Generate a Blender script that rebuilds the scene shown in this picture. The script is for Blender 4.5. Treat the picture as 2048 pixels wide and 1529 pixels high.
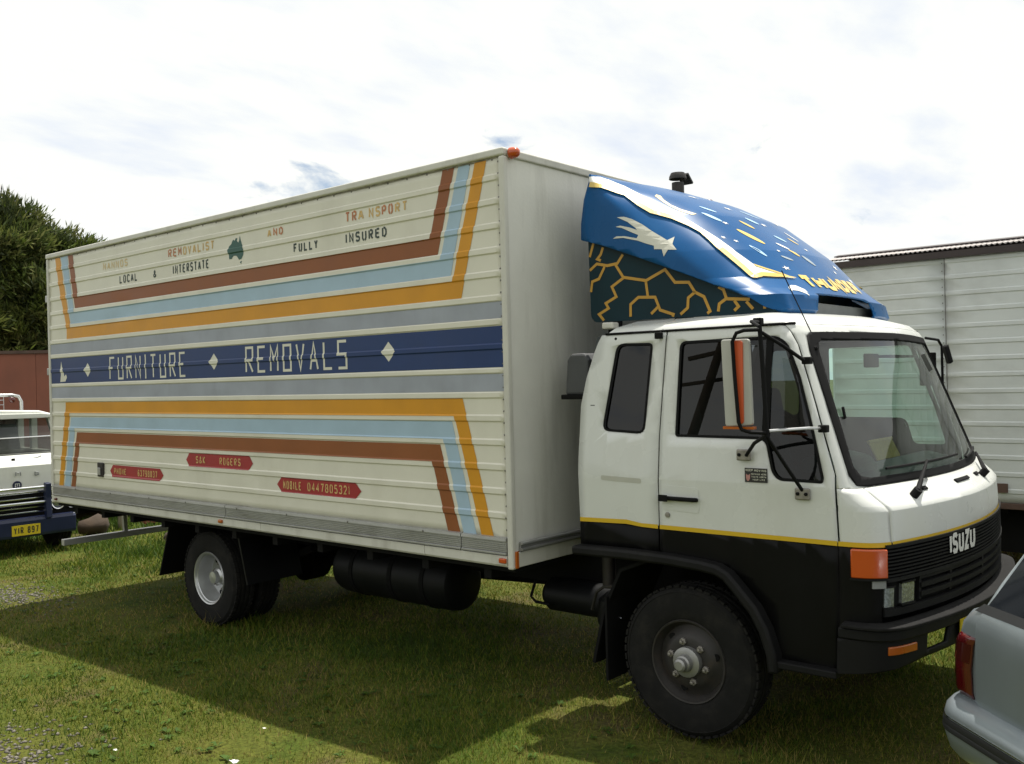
import bpy, bmesh, math, random
import numpy as np
from mathutils import Vector, Matrix
from mathutils.geometry import tessellate_polygon
for o in list(bpy.data.objects): bpy.data.objects.remove(o, do_unlink=True)
SC = bpy.context.scene
COL = SC.collection
R = math.radians
random.seed(7); RNG = np.random.default_rng(11)

# ------------------------------------------------------------------ camera
cam = bpy.data.cameras.new('camera'); camo = bpy.data.objects.new('camera', cam); COL.objects.link(camo)
cam.sensor_width = 36.0; cam.lens = 36.0*1888.6/2048; cam.clip_end = 2000; cam.clip_start = .05
fwd = Vector((-.6477, .7619, -.0013)).normalized()
rgt = Vector((.7619, .6473, -.0243)); rgt = (rgt - fwd*rgt.dot(fwd)).normalized(); up = rgt.cross(fwd)
mw = Matrix((rgt, up, -fwd)).transposed().to_4x4(); mw.translation = (3.653, -4.279, 1.954)
camo.matrix_world = mw
SC.camera = camo

# ------------------------------------------------------------------ sky, sun, exposure
SUN = Vector((-.12, .92, 3.35)).normalized()            # direction towards the sun
elev = math.asin(SUN.z); azim = math.atan2(SUN.x, SUN.y)
w = bpy.data.worlds.new('World'); SC.world = w; w.use_nodes = True
nt = w.node_tree; nt.nodes.clear(); N = nt.nodes.new; K = nt.links.new
sky = N('ShaderNodeTexSky'); sky.sky_type = 'NISHITA'; sky.sun_disc = False
sky.sun_elevation = elev; sky.sun_rotation = azim; sky.air_density = 1.0; sky.dust_density = 1.2
tc = N('ShaderNodeTexCoord'); sep = N('ShaderNodeSeparateXYZ'); K(tc.outputs['Generated'], sep.inputs[0])
ad = N('ShaderNodeMath'); ad.operation = 'MAXIMUM'; K(sep.outputs['Z'], ad.inputs[0]); ad.inputs[1].default_value = 0.0
ad2 = N('ShaderNodeMath'); ad2.operation = 'ADD'; K(ad.outputs[0], ad2.inputs[0]); ad2.inputs[1].default_value = .13
dv = N('ShaderNodeVectorMath'); dv.operation = 'DIVIDE'; K(tc.outputs['Generated'], dv.inputs[0])
cb = N('ShaderNodeCombineXYZ')
for i in range(3): K(ad2.outputs[0], cb.inputs[i])
K(cb.outputs[0], dv.inputs[1])
mp = N('ShaderNodeMapping'); K(dv.outputs[0], mp.inputs[0]); mp.inputs['Scale'].default_value = (1.0, .55, 0); mp.inputs['Rotation'].default_value = (0, 0, R(52))
mp.inputs['Location'].default_value = (.35, 2.1, 0)
n1 = N('ShaderNodeTexNoise'); n1.inputs['Scale'].default_value = 1.35; n1.inputs['Detail'].default_value = 9; n1.inputs['Roughness'].default_value = .62; n1.inputs['Distortion'].default_value = .5
K(mp.outputs[0], n1.inputs['Vector'])
cr_ = N('ShaderNodeValToRGB'); cr_.color_ramp.elements[0].position = .32; cr_.color_ramp.elements[0].color = (0, 0, 0, 1)
cr_.color_ramp.elements[1].position = .40; cr_.color_ramp.elements[1].color = (1, 1, 1, 1); K(n1.outputs[0], cr_.inputs[0])
n2 = N('ShaderNodeTexNoise'); n2.inputs['Scale'].default_value = 2.4; n2.inputs['Detail'].default_value = 7; n2.inputs['Roughness'].default_value = .55
K(mp.outputs[0], n2.inputs['Vector'])
cr2 = N('ShaderNodeValToRGB'); cr2.color_ramp.elements[0].position = .33; cr2.color_ramp.elements[0].color = (.62, .665, .735, 1)
cr2.color_ramp.elements[1].position = .49; cr2.color_ramp.elements[1].color = (.77, .78, .755, 1); K(n2.outputs[0], cr2.inputs[0])
sks = N('ShaderNodeMix'); sks.data_type = 'RGBA'; sks.blend_type = 'MULTIPLY'; sks.inputs[0].default_value = 1
K(sky.outputs[0], sks.inputs[6]); sks.inputs[7].default_value = (.09, .09, .09, 1)
mx = N('ShaderNodeMix'); mx.data_type = 'RGBA'; K(cr_.outputs[0], mx.inputs[0]); K(sks.outputs[2], mx.inputs[6]); K(cr2.outputs[0], mx.inputs[7])
bg = N('ShaderNodeBackground'); K(mx.outputs[2], bg.inputs[0]); bg.inputs[1].default_value = 1.0
wo = N('ShaderNodeOutputWorld'); K(bg.outputs[0], wo.inputs[0])
sl = bpy.data.lights.new('sun', 'SUN'); sl.energy = 5.0; sl.angle = R(.55); sl.color = (1, .955, .87)
so = bpy.data.objects.new('sun', sl); COL.objects.link(so); so.rotation_euler = SUN.to_track_quat('Z', 'Y').to_euler()
so.location = (-10, 20, 40)
vs = SC.view_settings; vs.view_transform = 'Standard'; vs.look = 'None'; vs.exposure = .40; vs.gamma = 1; vs.use_curve_mapping = False
SC.cycles.caustics_reflective = False; SC.cycles.caustics_refractive = False

# ------------------------------------------------------------------ materials
def nmat(name):
    m = bpy.data.materials.new(name); m.use_nodes = True
    return m, m.node_tree, m.node_tree.nodes['Principled BSDF']
def M(name, col, rough=.5, metal=0, var=.08, vs_=4.0, dirt=0, dcol=(.10, .085, .06), dscale=(6, 6, 1.2), bump=0, bs=40, coat=0, spec=.5):
    m, t, b = nmat(name); n = t.nodes.new; k = t.links.new
    b.inputs['Roughness'].default_value = rough; b.inputs['Metallic'].default_value = metal
    b.inputs['Coat Weight'].default_value = coat; b.inputs['Coat Roughness'].default_value = .06; b.inputs['Specular IOR Level'].default_value = spec
    tc = n('ShaderNodeTexCoord')
    no = n('ShaderNodeTexNoise'); no.inputs['Scale'].default_value = vs_; no.inputs['Detail'].default_value = 6; k(tc.outputs['Object'], no.inputs['Vector'])
    mr = n('ShaderNodeMapRange'); mr.inputs[1].default_value = .25; mr.inputs[2].default_value = .75; mr.inputs[3].default_value = 1-var; mr.inputs[4].default_value = 1+var*.6; k(no.outputs[0], mr.inputs[0])
    mu = n('ShaderNodeMix'); mu.data_type = 'RGBA'; mu.blend_type = 'MULTIPLY'; mu.inputs[0].default_value = 1; mu.inputs[6].default_value = (*col, 1)
    cc = n('ShaderNodeCombineColor')
    for i in range(3): k(mr.outputs[0], cc.inputs[i])
    k(cc.outputs[0], mu.inputs[7]); out = mu.outputs[2]
    if dirt:
        mp = n('ShaderNodeMapping'); mp.inputs['Scale'].default_value = dscale; k(tc.outputs['Object'], mp.inputs[0])
        nd = n('ShaderNodeTexNoise'); nd.inputs['Scale'].default_value = 1; nd.inputs['Detail'].default_value = 8; nd.inputs['Roughness'].default_value = .65; k(mp.outputs[0], nd.inputs['Vector'])
        rr = n('ShaderNodeMapRange'); rr.inputs[1].default_value = .5; rr.inputs[2].default_value = .8; rr.inputs[3].default_value = 0; rr.inputs[4].default_value = dirt; k(nd.outputs[0], rr.inputs[0])
        m2 = n('ShaderNodeMix'); m2.data_type = 'RGBA'; k(rr.outputs[0], m2.inputs[0]); k(out, m2.inputs[6]); m2.inputs[7].default_value = (*dcol, 1); out = m2.outputs[2]
    k(out, b.inputs['Base Color'])
    r2 = n('ShaderNodeMapRange'); r2.inputs[3].default_value = max(0, rough-.06); r2.inputs[4].default_value = min(1, rough+.1); k(no.outputs[0], r2.inputs[0]); k(r2.outputs[0], b.inputs['Roughness'])
    if bump:
        nb = n('ShaderNodeTexNoise'); nb.inputs['Scale'].default_value = bs; nb.inputs['Detail'].default_value = 5; k(tc.outputs['Object'], nb.inputs['Vector'])
        bu = n('ShaderNodeBump'); bu.inputs['Strength'].default_value = bump; bu.inputs['Distance'].default_value = .01; k(nb.outputs[0], bu.inputs['Height']); k(bu.outputs[0], b.inputs['Normal'])
    return m
def GL(name, tint, rough=0.0, ior=1.5, dust=.05):
    m = bpy.data.materials.new(name); m.use_nodes = True; t = m.node_tree; t.nodes.clear(); n = t.nodes.new; k = t.links.new
    tr = n('ShaderNodeBsdfTransparent'); tr.inputs[0].default_value = (*tint, 1)
    g = n('ShaderNodeBsdfGlossy'); g.inputs['Roughness'].default_value = rough
    f = n('ShaderNodeFresnel'); f.inputs['IOR'].default_value = ior
    mx = n('ShaderNodeMixShader'); k(f.outputs[0], mx.inputs[0]); k(tr.outputs[0], mx.inputs[1]); k(g.outputs[0], mx.inputs[2])
    df = n('ShaderNodeBsdfDiffuse'); df.inputs[0].default_value = (.42, .45, .42, 1); tcd = n('ShaderNodeTexCoord'); nz = n('ShaderNodeTexNoise'); nz.inputs['Scale'].default_value = 3.5; nz.inputs['Detail'].default_value = 7; k(tcd.outputs['Object'], nz.inputs['Vector'])
    rm = n('ShaderNodeMapRange'); rm.inputs[1].default_value = .35; rm.inputs[2].default_value = .75; rm.inputs[3].default_value = dust*.4; rm.inputs[4].default_value = dust*1.7; k(nz.outputs[0], rm.inputs[0])
    m2 = n('ShaderNodeMixShader'); k(rm.outputs[0], m2.inputs[0]); k(mx.outputs[0], m2.inputs[1]); k(df.outputs[0], m2.inputs[2])
    o = n('ShaderNodeOutputMaterial'); k(m2.outputs[0], o.inputs[0]); return m
MT = {}
def add(k, *a, **kw): MT[k] = M(k, *a, **kw)
add('cream', (.69, .67, .575), .42, dirt=.22, dcol=(.34, .31, .23), dscale=(2.2, 2.2, 1.0), bump=.05, bs=9, var=.05, spec=.3)
add('cream_front', (.72, .715, .655), .55, dirt=.42, dcol=(.28, .27, .22), dscale=(3, 5, .9), bump=.12, bs=55, var=.05)
add('trim_white', (.60, .59, .53), .5, dirt=.5, dcol=(.22, .20, .16), dscale=(5, 5, 2), bump=.08, bs=30)
add('alu', (.42, .42, .41), .42, .55, dirt=.55, dcol=(.14, .13, .11), dscale=(3, 3, 9), bump=.05)
add('brown_paint', (.26, .088, .028), .45, var=.1, bump=.04, bs=9, dirt=.3, dcol=(.17, .075, .035), dscale=(2.5, 2.5, 2), spec=.3)
add('blue_paint_pale', (.36, .49, .60), .45, var=.08, bump=.04, bs=9, dirt=.3, dcol=(.27, .36, .42), dscale=(2.5, 2.5, 2), spec=.3)
add('orange_paint', (.62, .285, .02), .42, var=.09, bump=.04, bs=9, dirt=.3, dcol=(.42, .20, .03), dscale=(2.5, 2.5, 2), spec=.3)
add('grey_paint', (.33, .355, .41), .45, var=.14, dirt=.25, dcol=(.2, .2, .2), bump=.05, bs=9, spec=.3)
add('navy_paint', (.018, .043, .14), .4, var=.1, bump=.04, bs=9, dirt=.3, dcol=(.04, .055, .11), dscale=(2.5, 2.5, 2), spec=.3)
add('letter_cream', (.66, .65, .56), .5)
add('letter_dark', (.035, .055, .05), .6, var=.3, vs_=30)
add('letter_gold', (.62, .42, .16), .6, var=.3, vs_=30)
add('letter_gold_faint', (.66, .52, .28), .6, var=.2, vs_=30)
add('letter_rust', (.50, .20, .09), .6, var=.3, vs_=30)
add('map_green', (.025, .095, .075), .5, var=.2)
add('sign_red', (.33, .02, .025), .42, var=.15)
add('white_cab', (.635, .65, .62), .26, var=.03, dirt=.22, dcol=(.42, .39, .31), dscale=(3, 3, 1.5), coat=.25)
add('black_cab', (.0045, .0045, .0045), .4, var=.25, dirt=.2, dcol=(.016, .014, .011), spec=.12)
add('yellow_stripe', (.62, .40, .02), .35, var=.05)
add('black_plastic', (.008, .008, .0083), .6, var=.25, dirt=.3, dcol=(.03, .028, .024), bump=.08, bs=120, spec=.18)
add('grey_rub', (.011, .0107, .0105), .8, var=.4, vs_=25, dirt=.4, dcol=(.022, .021, .02), bump=.3, bs=60, spec=.2)
add('rubber', (.006, .006, .0063), .7, var=.2, spec=.15)
add('tyre', (.012, .0117, .011), .85, var=.35, vs_=9, dirt=.45, dcol=(.036, .032, .025), dscale=(9, 9, 9), bump=.25, bs=160, spec=.2)
add('chassis', (.007, .007, .007), .8, var=.4, dirt=.3, dcol=(.02, .017, .013), spec=.15)
add('tank_black', (.005, .0055, .0065), .5, var=.3, dirt=.3, dcol=(.02, .018, .014), spec=.25)
add('steel_dark', (.035, .032, .03), .55, .3, var=.3, dirt=.4, dcol=(.09, .06, .04), dscale=(14, 14, 14))
add('silver', (.56, .57, .57), .34, .75, var=.12, dirt=.25, dcol=(.2, .18, .15), dscale=(9, 9, 9))
add('chrome', (.75, .76, .78), .12, 1.0, var=.05)
add('hub_metal', (.34, .34, .33), .42, .6, var=.2, vs_=20, dirt=.4, dcol=(.12, .10, .08), dscale=(20, 20, 20))
add('nut', (.30, .28, .25), .5, .6, var=.3, vs_=40)
add('amber', (.50, .075, .010), .22, var=.1, coat=.5)
add('amber_dark', (.42, .10, .01), .25, var=.1, coat=.4)
add('red_lamp', (.075, .003, .005), .15, var=.15, coat=.6)
add('red_lamp_dark', (.055, .006, .005), .15, var=.15, coat=.6)
add('fair_blue', (.006, .080, .235), .26, var=.15, vs_=3, dirt=.15, dcol=(.05, .15, .28), dscale=(3, 3, 3), spec=.16)
add('fair_green', (.006, .026, .036), .45, var=.2, spec=.2)
add('hex_gold', (.50, .27, .03), .4, var=.12)
add('paint_white', (.78, .78, .74), .3, var=.06, coat=.3)
add('paint_yellow', (.72, .52, .12), .35, var=.1, coat=.3)
add('paint_grey', (.30, .36, .40), .4, var=.2, vs_=20)
add('paint_paleblue', (.38, .58, .75), .35, var=.1)
add('snorkel_grey', (.075, .078, .082), .7, var=.2)
add('grey_panel', (.23, .24, .24), .6, var=.12, dirt=.3, dcol=(.1, .1, .1))
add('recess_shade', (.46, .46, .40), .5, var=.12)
add('mirror_back', (.43, .43, .39), .5, var=.08, dirt=.3)
add('mirror_orange', (.60, .10, .03), .35, var=.08)
add('plate_yellow', (.62, .47, .02), .4, var=.08)
add('plate_black', (.02, .02, .02), .5)
add('interior', (.035, .042, .043), .7, var=.2)
add('seat', (.10, .125, .125), .85, var=.2)
add('dash', (.13, .17, .155), .6, var=.1)
add('plaque', (.50, .34, .08), .45, var=.25, vs_=60)
add('sticker_pink', (.50, .24, .22), .5, var=.3, vs_=60)
add('lens', (.42, .45, .46), .10, .7, var=.5, vs_=70, bump=.3, bs=90)
add('white_body', (.62, .65, .635), .5, dirt=.45, dcol=(.30, .31, .29), dscale=(1.4, 1.4, 2.5), bump=.06, bs=12, var=.06)
add('rust_dark', (.10, .06, .045), .8, var=.4, dirt=.4)
add('roof_iron', (.16, .145, .14), .5, .3, var=.2)
add('roof_flash', (.055, .042, .042), .55, .2, var=.2)
add('sealant', (.30, .28, .22), .8, var=.75, vs_=14, dirt=.9, dcol=(.03, .028, .02), dscale=(9, 9, 9))
add('rivet', (.18, .17, .16), .5, .4)
add('brick_red_wall', (.24, .078, .044), .6, var=.16, vs_=1.5, dirt=.25, dcol=(.07, .03, .025), dscale=(1, 1, .4))
add('mazda_white', (.70, .71, .66), .3, var=.05, dirt=.25, dcol=(.4, .37, .3), coat=.3)
add('mazda_roof', (.30, .42, .55), .35, var=.08, coat=.3)
add('navy_bar', (.007, .013, .05), .35, var=.15, coat=.2)
add('car_silver', (.34, .39, .42), .34, .6, var=.05, dirt=.12, dcol=(.2, .2, .2), coat=.5)
add('car_glass', (.008, .010, .013), .06, var=.1)
add('car_trim', (.016, .017, .018), .5, var=.15)
add('bark', (.09, .065, .045), .9, var=.35, bump=.5, bs=14)
add('post_wood', (.22, .19, .13), .85, var=.3, dirt=.5, dcol=(.06, .05, .035), bump=.4, bs=20)
add('stump', (.045, .028, .016), .9, var=.4, bump=.5, bs=18)  # brown darkened, tree shade put into the colour
add('trailer_shaded', (.014, .02, .034), .6, var=.25)  # blue darkened, shade of trees and vehicles put into the colour
add('paper', (.70, .69, .64), .8, var=.1)
add('bitumen', (.05, .05, .05), .9)
MT['glass_ws'] = GL('glass_windscreen', (.62, .80, .73), ior=1.58, dust=.06)
MT['glass_side'] = GL('glass_side_tinted', (.10, .112, .118), ior=1.52, dust=.008)
MT['glass_clear'] = GL('glass_far_side', (.74, .86, .80))
MT['glass_mid'] = GL('glass_mid', (.42, .46, .44))
MT['glass_bug'] = GL('glass_insect_screen', (.42, .42, .40), .08)
MT['glass_lamp'] = GL('glass_lamp', (.9, .92, .92))
def blade_mat(name, attr_default=True):
    m, t, b = nmat(name); n = t.nodes.new; k = t.links.new
    a = n('ShaderNodeAttribute'); a.attribute_name = 'tint'; k(a.outputs['Color'], b.inputs['Base Color'])
    b.inputs['Roughness'].default_value = .62; b.inputs['Specular IOR Level'].default_value = .25
    tr = n('ShaderNodeBsdfTranslucent'); k(a.outputs['Color'], tr.inputs[0])
    mx = n('ShaderNodeMixShader'); mx.inputs[0].default_value = .3; k(b.outputs[0], mx.inputs[1]); k(tr.outputs[0], mx.inputs[2])
    k(mx.outputs[0], t.nodes['Material Output'].inputs[0]); return m
MT['blade'] = blade_mat('grass_blades'); MT['leaf'] = blade_mat('tree_leaves')

# ------------------------------------------------------------------ helpers
def gz(x, y=0):                                          # ground height, a gentle fall towards the rear of the truck
    return .0208*12*math.tanh(x/12.0)
class MB:
    def __init__(s): s.v = []; s.f = []; s.m = []
    def add(s, v, f, m=0):
        o = len(s.v); s.v += [tuple(p) for p in v]; s.f += [tuple(i+o for i in q) for q in f]; s.m += [m]*len(f); return s
    def box(s, x0, x1, y0, y1, z0, z1, m=0):
        v = [(x, y, z) for z in (z0, z1) for y in (y0, y1) for x in (x0, x1)]
        return s.add(v, [(0, 2, 3, 1), (4, 5, 7, 6), (0, 1, 5, 4), (2, 6, 7, 3), (0, 4, 6, 2), (1, 3, 7, 5)], m)
    def obox(s, c, ax, ay, az, m=0):
        c = Vector(c); ax = Vector(ax); ay = Vector(ay); az = Vector(az)
        v = [c+ax*i+ay*j+az*k for k in (-1, 1) for j in (-1, 1) for i in (-1, 1)]
        return s.add(v, [(0, 2, 3, 1), (4, 5, 7, 6), (0, 1, 5, 4), (2, 6, 7, 3), (0, 4, 6, 2), (1, 3, 7, 5)], m)
    def bar(s, a, b, w, h, m=0, upv=(0, 0, 1)):
        a = Vector(a); b = Vector(b); d = (b-a); l = d.length; d.normalize(); u = Vector(upv)
        sd = d.cross(u)
        if sd.length < 1e-4: sd = d.cross(Vector((0, 1, 0)))
        sd.normalize(); u = sd.cross(d)
        return s.obox((a+b)/2, d*(l/2), sd*(w/2), u*(h/2), m)
    def tube(s, pts, r, n=8, m=0, closed=False, caps=True):
        P = [Vector(p) for p in pts]; rs = r if isinstance(r, (list, tuple)) else [r]*len(P)
        vs = []; pu = None
        for i, p in enumerate(P):
            a = P[i-1] if i or closed else P[i]; b = P[(i+1) % len(P)] if i < len(P)-1 or closed else P[i]
            d = (b-a).normalized()
            if pu is None: u = d.orthogonal().normalized()
            else: u = (pu-d*pu.dot(d)); u = u.normalized() if u.length > 1e-6 else d.orthogonal().normalized()
            pu = u; w_ = d.cross(u)
            vs += [p+(u*math.cos(2*math.pi*k/n)+w_*math.sin(2*math.pi*k/n))*rs[i] for k in range(n)]
        fs = []; L = len(P)
        for i in range(L if closed else L-1):
            j = (i+1) % L
            fs += [(i*n+k, i*n+(k+1) % n, j*n+(k+1) % n, j*n+k) for k in range(n)]
        if caps and not closed: fs += [tuple(range(n))[::-1], tuple((L-1)*n+k for k in range(n))]
        return s.add(vs, fs, m)
    def lathe(s, prof, c, axis='y', n=32, m=0, sgn=1):
        c = Vector(c); vs = []; fs = []
        for r, h in prof:
            for k in range(n):
                a = 2*math.pi*k/n; p = (r*math.cos(a), r*math.sin(a)); h_ = h*sgn
                d = {'y': (p[0], h_, p[1]), 'x': (h_, p[0], p[1]), 'z': (p[0], p[1], h_)}[axis]; vs.append(c+Vector(d))
        for i in range(len(prof)-1):
            fs += [(i*n+k, i*n+(k+1) % n, (i+1)*n+(k+1) % n, (i+1)*n+k) for k in range(n)]
        return s.add(vs, fs, m)
    def prism(s, poly, axis, a, b, m=0):
        n = len(poly); ar = sum(poly[i][0]*poly[(i+1) % n][1]-poly[(i+1) % n][0]*poly[i][1] for i in range(n))
        if ar < 0: poly = poly[::-1]
        f = {'y': lambda p, t: (p[0], t, p[1]), 'x': lambda p, t: (t, p[0], p[1]), 'z': lambda p, t: (p[0], p[1], t)}[axis]
        v = [f(p, a) for p in poly]+[f(p, b) for p in poly]
        fs = [tuple(range(n)), tuple(range(2*n-1, n-1, -1))]+[(i, n+i, n+(i+1) % n, (i+1) % n) for i in range(n)]
        return s.add(v, fs, m)
    def sweepxz(s, path, th, y0, y1, m=0):               # flat strip following a path in x,z, th thick, from y0 to y1
        n = len(path); up_ = []; lo = []
        for i, p in enumerate(path):
            a = path[max(i-1, 0)]; b = path[min(i+1, n-1)]; d = Vector((b[0]-a[0], b[1]-a[1])).normalized(); q = Vector((-d.y, d.x))*th/2
            up_.append((p[0]+q.x, p[1]+q.y)); lo.append((p[0]-q.x, p[1]-q.y))
        v = []
        for i in range(n): v += [(up_[i][0], y0, up_[i][1]), (up_[i][0], y1, up_[i][1]), (lo[i][0], y1, lo[i][1]), (lo[i][0], y0, lo[i][1])]
        f = []
        for i in range(n-1):
            for k in range(4): f.append((4*i+k, 4*i+(k+1) % 4, 4*i+4+(k+1) % 4, 4*i+4+k))
        f += [(3, 2, 1, 0), tuple(4*n-4+k for k in range(4))]
        return s.add(v, f, m)
def mesh_of(mb, name, mats, smooth=0, merge=False, fixn=True):
    me = bpy.data.meshes.new(name); me.from_pydata(mb.v, [], mb.f); me.update()
    for m in (mats if isinstance(mats, (list, tuple)) else [mats]): me.materials.append(MT[m] if isinstance(m, str) else m)
    if any(mb.m): me.polygons.foreach_set('material_index', mb.m)
    if merge or fixn:
        bm = bmesh.new(); bm.from_mesh(me)
        if merge: bmesh.ops.remove_doubles(bm, verts=bm.verts, dist=2e-4)
        if fixn: bmesh.ops.recalc_face_normals(bm, faces=bm.faces)
        bm.to_mesh(me); bm.free()
    if smooth:
        me.polygons.foreach_set('use_smooth', [True]*len(me.polygons)); me.set_sharp_from_angle(angle=R(smooth))
    return me
ROOTS = {}
def O(name, mb, mats, parent=None, smooth=0, merge=False, bevel=0, solid=0, loc=None, rot=None, fixn=True, local=False, bseg=2):
    me = mb if isinstance(mb, bpy.types.Mesh) else mesh_of(mb, name, mats, smooth, merge, fixn)
    o = bpy.data.objects.new(name, me); COL.objects.link(o)
    if loc: o.location = loc
    if rot: o.rotation_euler = rot
    if parent is not None:
        o.parent = parent
        if parent.name in ROOTS and not local: o.matrix_parent_inverse = Matrix.Translation(parent.location).inverted()
    if solid: s = o.modifiers.new('solid', 'SOLIDIFY'); s.thickness = solid; s.offset = -1
    if bevel:
        b = o.modifiers.new('bevel', 'BEVEL'); b.width = bevel; b.segments = bseg; b.limit_method = 'ANGLE'; b.angle_limit = R(40); b.harden_normals = False
    return o
def thing(name, label, cat, loc, rotz=0, group=None):
    o = bpy.data.objects.new(name, None); COL.objects.link(o); o.location = loc; o.rotation_euler = (0, 0, rotz); o.empty_display_size = .2
    o['label'] = label; o['category'] = cat
    if group: o['group'] = group
    ROOTS[o.name] = 1; return o
def tag(o, label, cat, group=None):
    o['label'] = label; o['category'] = cat
    if group: o['group'] = group
    return o
def struct(o): o['kind'] = 'structure'; return o
def stuff(o, label=None, cat=None):
    o['kind'] = 'stuff'
    if label: o['label'] = label; o['category'] = cat
    return o

# 2-D polygons (with holes) cut along bands and wrapped onto a surface
def area2(p): return sum(p[i][0]*p[(i+1) % len(p)][1]-p[(i+1) % len(p)][0]*p[i][1] for i in range(len(p)))/2
def tess(outer, holes=()):
    rings = [outer]+list(holes); flat = [q for r_ in rings for q in r_]
    out = []
    for t in tessellate_polygon([[Vector((q[0], q[1], 0)) for q in r_] for r_ in rings]):
        p = [flat[i] for i in t]
        a = area2(p)
        if abs(a) < 1e-10: continue
        out.append(p if a > 0 else p[::-1])
    return out
def cut(poly, ax, val, keep_low):
    out = []; n = len(poly)
    for i in range(n):
        a, b = poly[i], poly[(i+1) % n]; ia = (a[ax] <= val) if keep_low else (a[ax] >= val); ib = (b[ax] <= val) if keep_low else (b[ax] >= val)
        if ia: out.append(a)
        if ia != ib:
            t = (val-a[ax])/(b[ax]-a[ax]); q = [a[0]+(b[0]-a[0])*t, a[1]+(b[1]-a[1])*t]; q[ax] = val; out.append(tuple(q))
    return out
def bands(polys, ax, vals):
    vals = sorted(vals); out = []
    for p in polys:
        lo = min(q[ax] for q in p); hi = max(q[ax] for q in p); cur = p
        for v in vals:
            if v <= lo+1e-9 or v >= hi-1e-9: continue
            a = cut(cur, ax, v, True); cur = cut(cur, ax, v, False)
            if len(a) > 2: out.append(a)
            if len(cur) < 3: break
        if len(cur) > 2: out.append(cur)
    return out
def wrap(mb, tris, ub, vb, f, m=0, flip=False):
    for p in bands(bands(tris, 0, ub), 1, vb):
        if abs(area2(p)) < 1e-9: continue
        q = [f(*a) for a in p]
        if flip: q = q[::-1]
        mb.add(q, [tuple(range(len(q)))], m)
    return mb
def rng(a, b, st):
    n = max(1, int(math.ceil((b-a)/st))); return [a+(b-a)*i/n for i in range(n+1)]
def rrect(pts, r, n=4):                                  # round the corners of a polygon
    out = []; L = len(pts)
    for i in range(L):
        p = Vector(pts[i]); a = Vector(pts[i-1]); b = Vector(pts[(i+1) % L]); rr = r[i] if isinstance(r, (list, tuple)) else r
        da = (a-p); db = (b-p); k = min(rr, da.length*.45, db.length*.45); A = p+da.normalized()*k; B = p+db.normalized()*k
        for j in range(n+1):
            t = j/n; q = A*(1-t)**2+p*2*t*(1-t)+B*t*t; out.append((q.x, q.y))
    return out
def dens(poly, st):                                      # insert points along edges
    out = []; L = len(poly)
    for i in range(L):
        a, b = poly[i], poly[(i+1) % L]; n = max(1, int(math.hypot(b[0]-a[0], b[1]-a[1])/st))
        out += [(a[0]+(b[0]-a[0])*k/n, a[1]+(b[1]-a[1])*k/n) for k in range(n)]
    return out
def ribbon(path, w_):                                    # mitred strip -> quads
    n = len(path); L = []; Rr = []
    for i in range(n):
        p = Vector(path[i]); a = Vector(path[i-1]) if i else None; b = Vector(path[i+1]) if i < n-1 else None
        if n > 2 and (Vector(path[0])-Vector(path[-1])).length < 1e-6:
            if i == 0: a = Vector(path[-2])
            if i == n-1: b = Vector(path[1])
        d1 = (p-a).normalized() if a is not None else None; d2 = (b-p).normalized() if b is not None else None
        if d1 is None: d1 = d2; 
        if d2 is None: d2 = d1
        t = (d1+d2); t = t.normalized() if t.length > 1e-5 else d1
        q = Vector((-t.y, t.x)); k = min(1/max(.35, q.dot(Vector((-d1.y, d1.x)))), 2.2)*w_/2
        L.append(p+q*k); Rr.append(p-q*k)
    out = []
    for i in range(n-1):
        q = [tuple(Rr[i]), tuple(Rr[i+1]), tuple(L[i+1]), tuple(L[i])]
        out += [q] if area2(q) > 0 else [q[::-1]]
    return out
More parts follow.
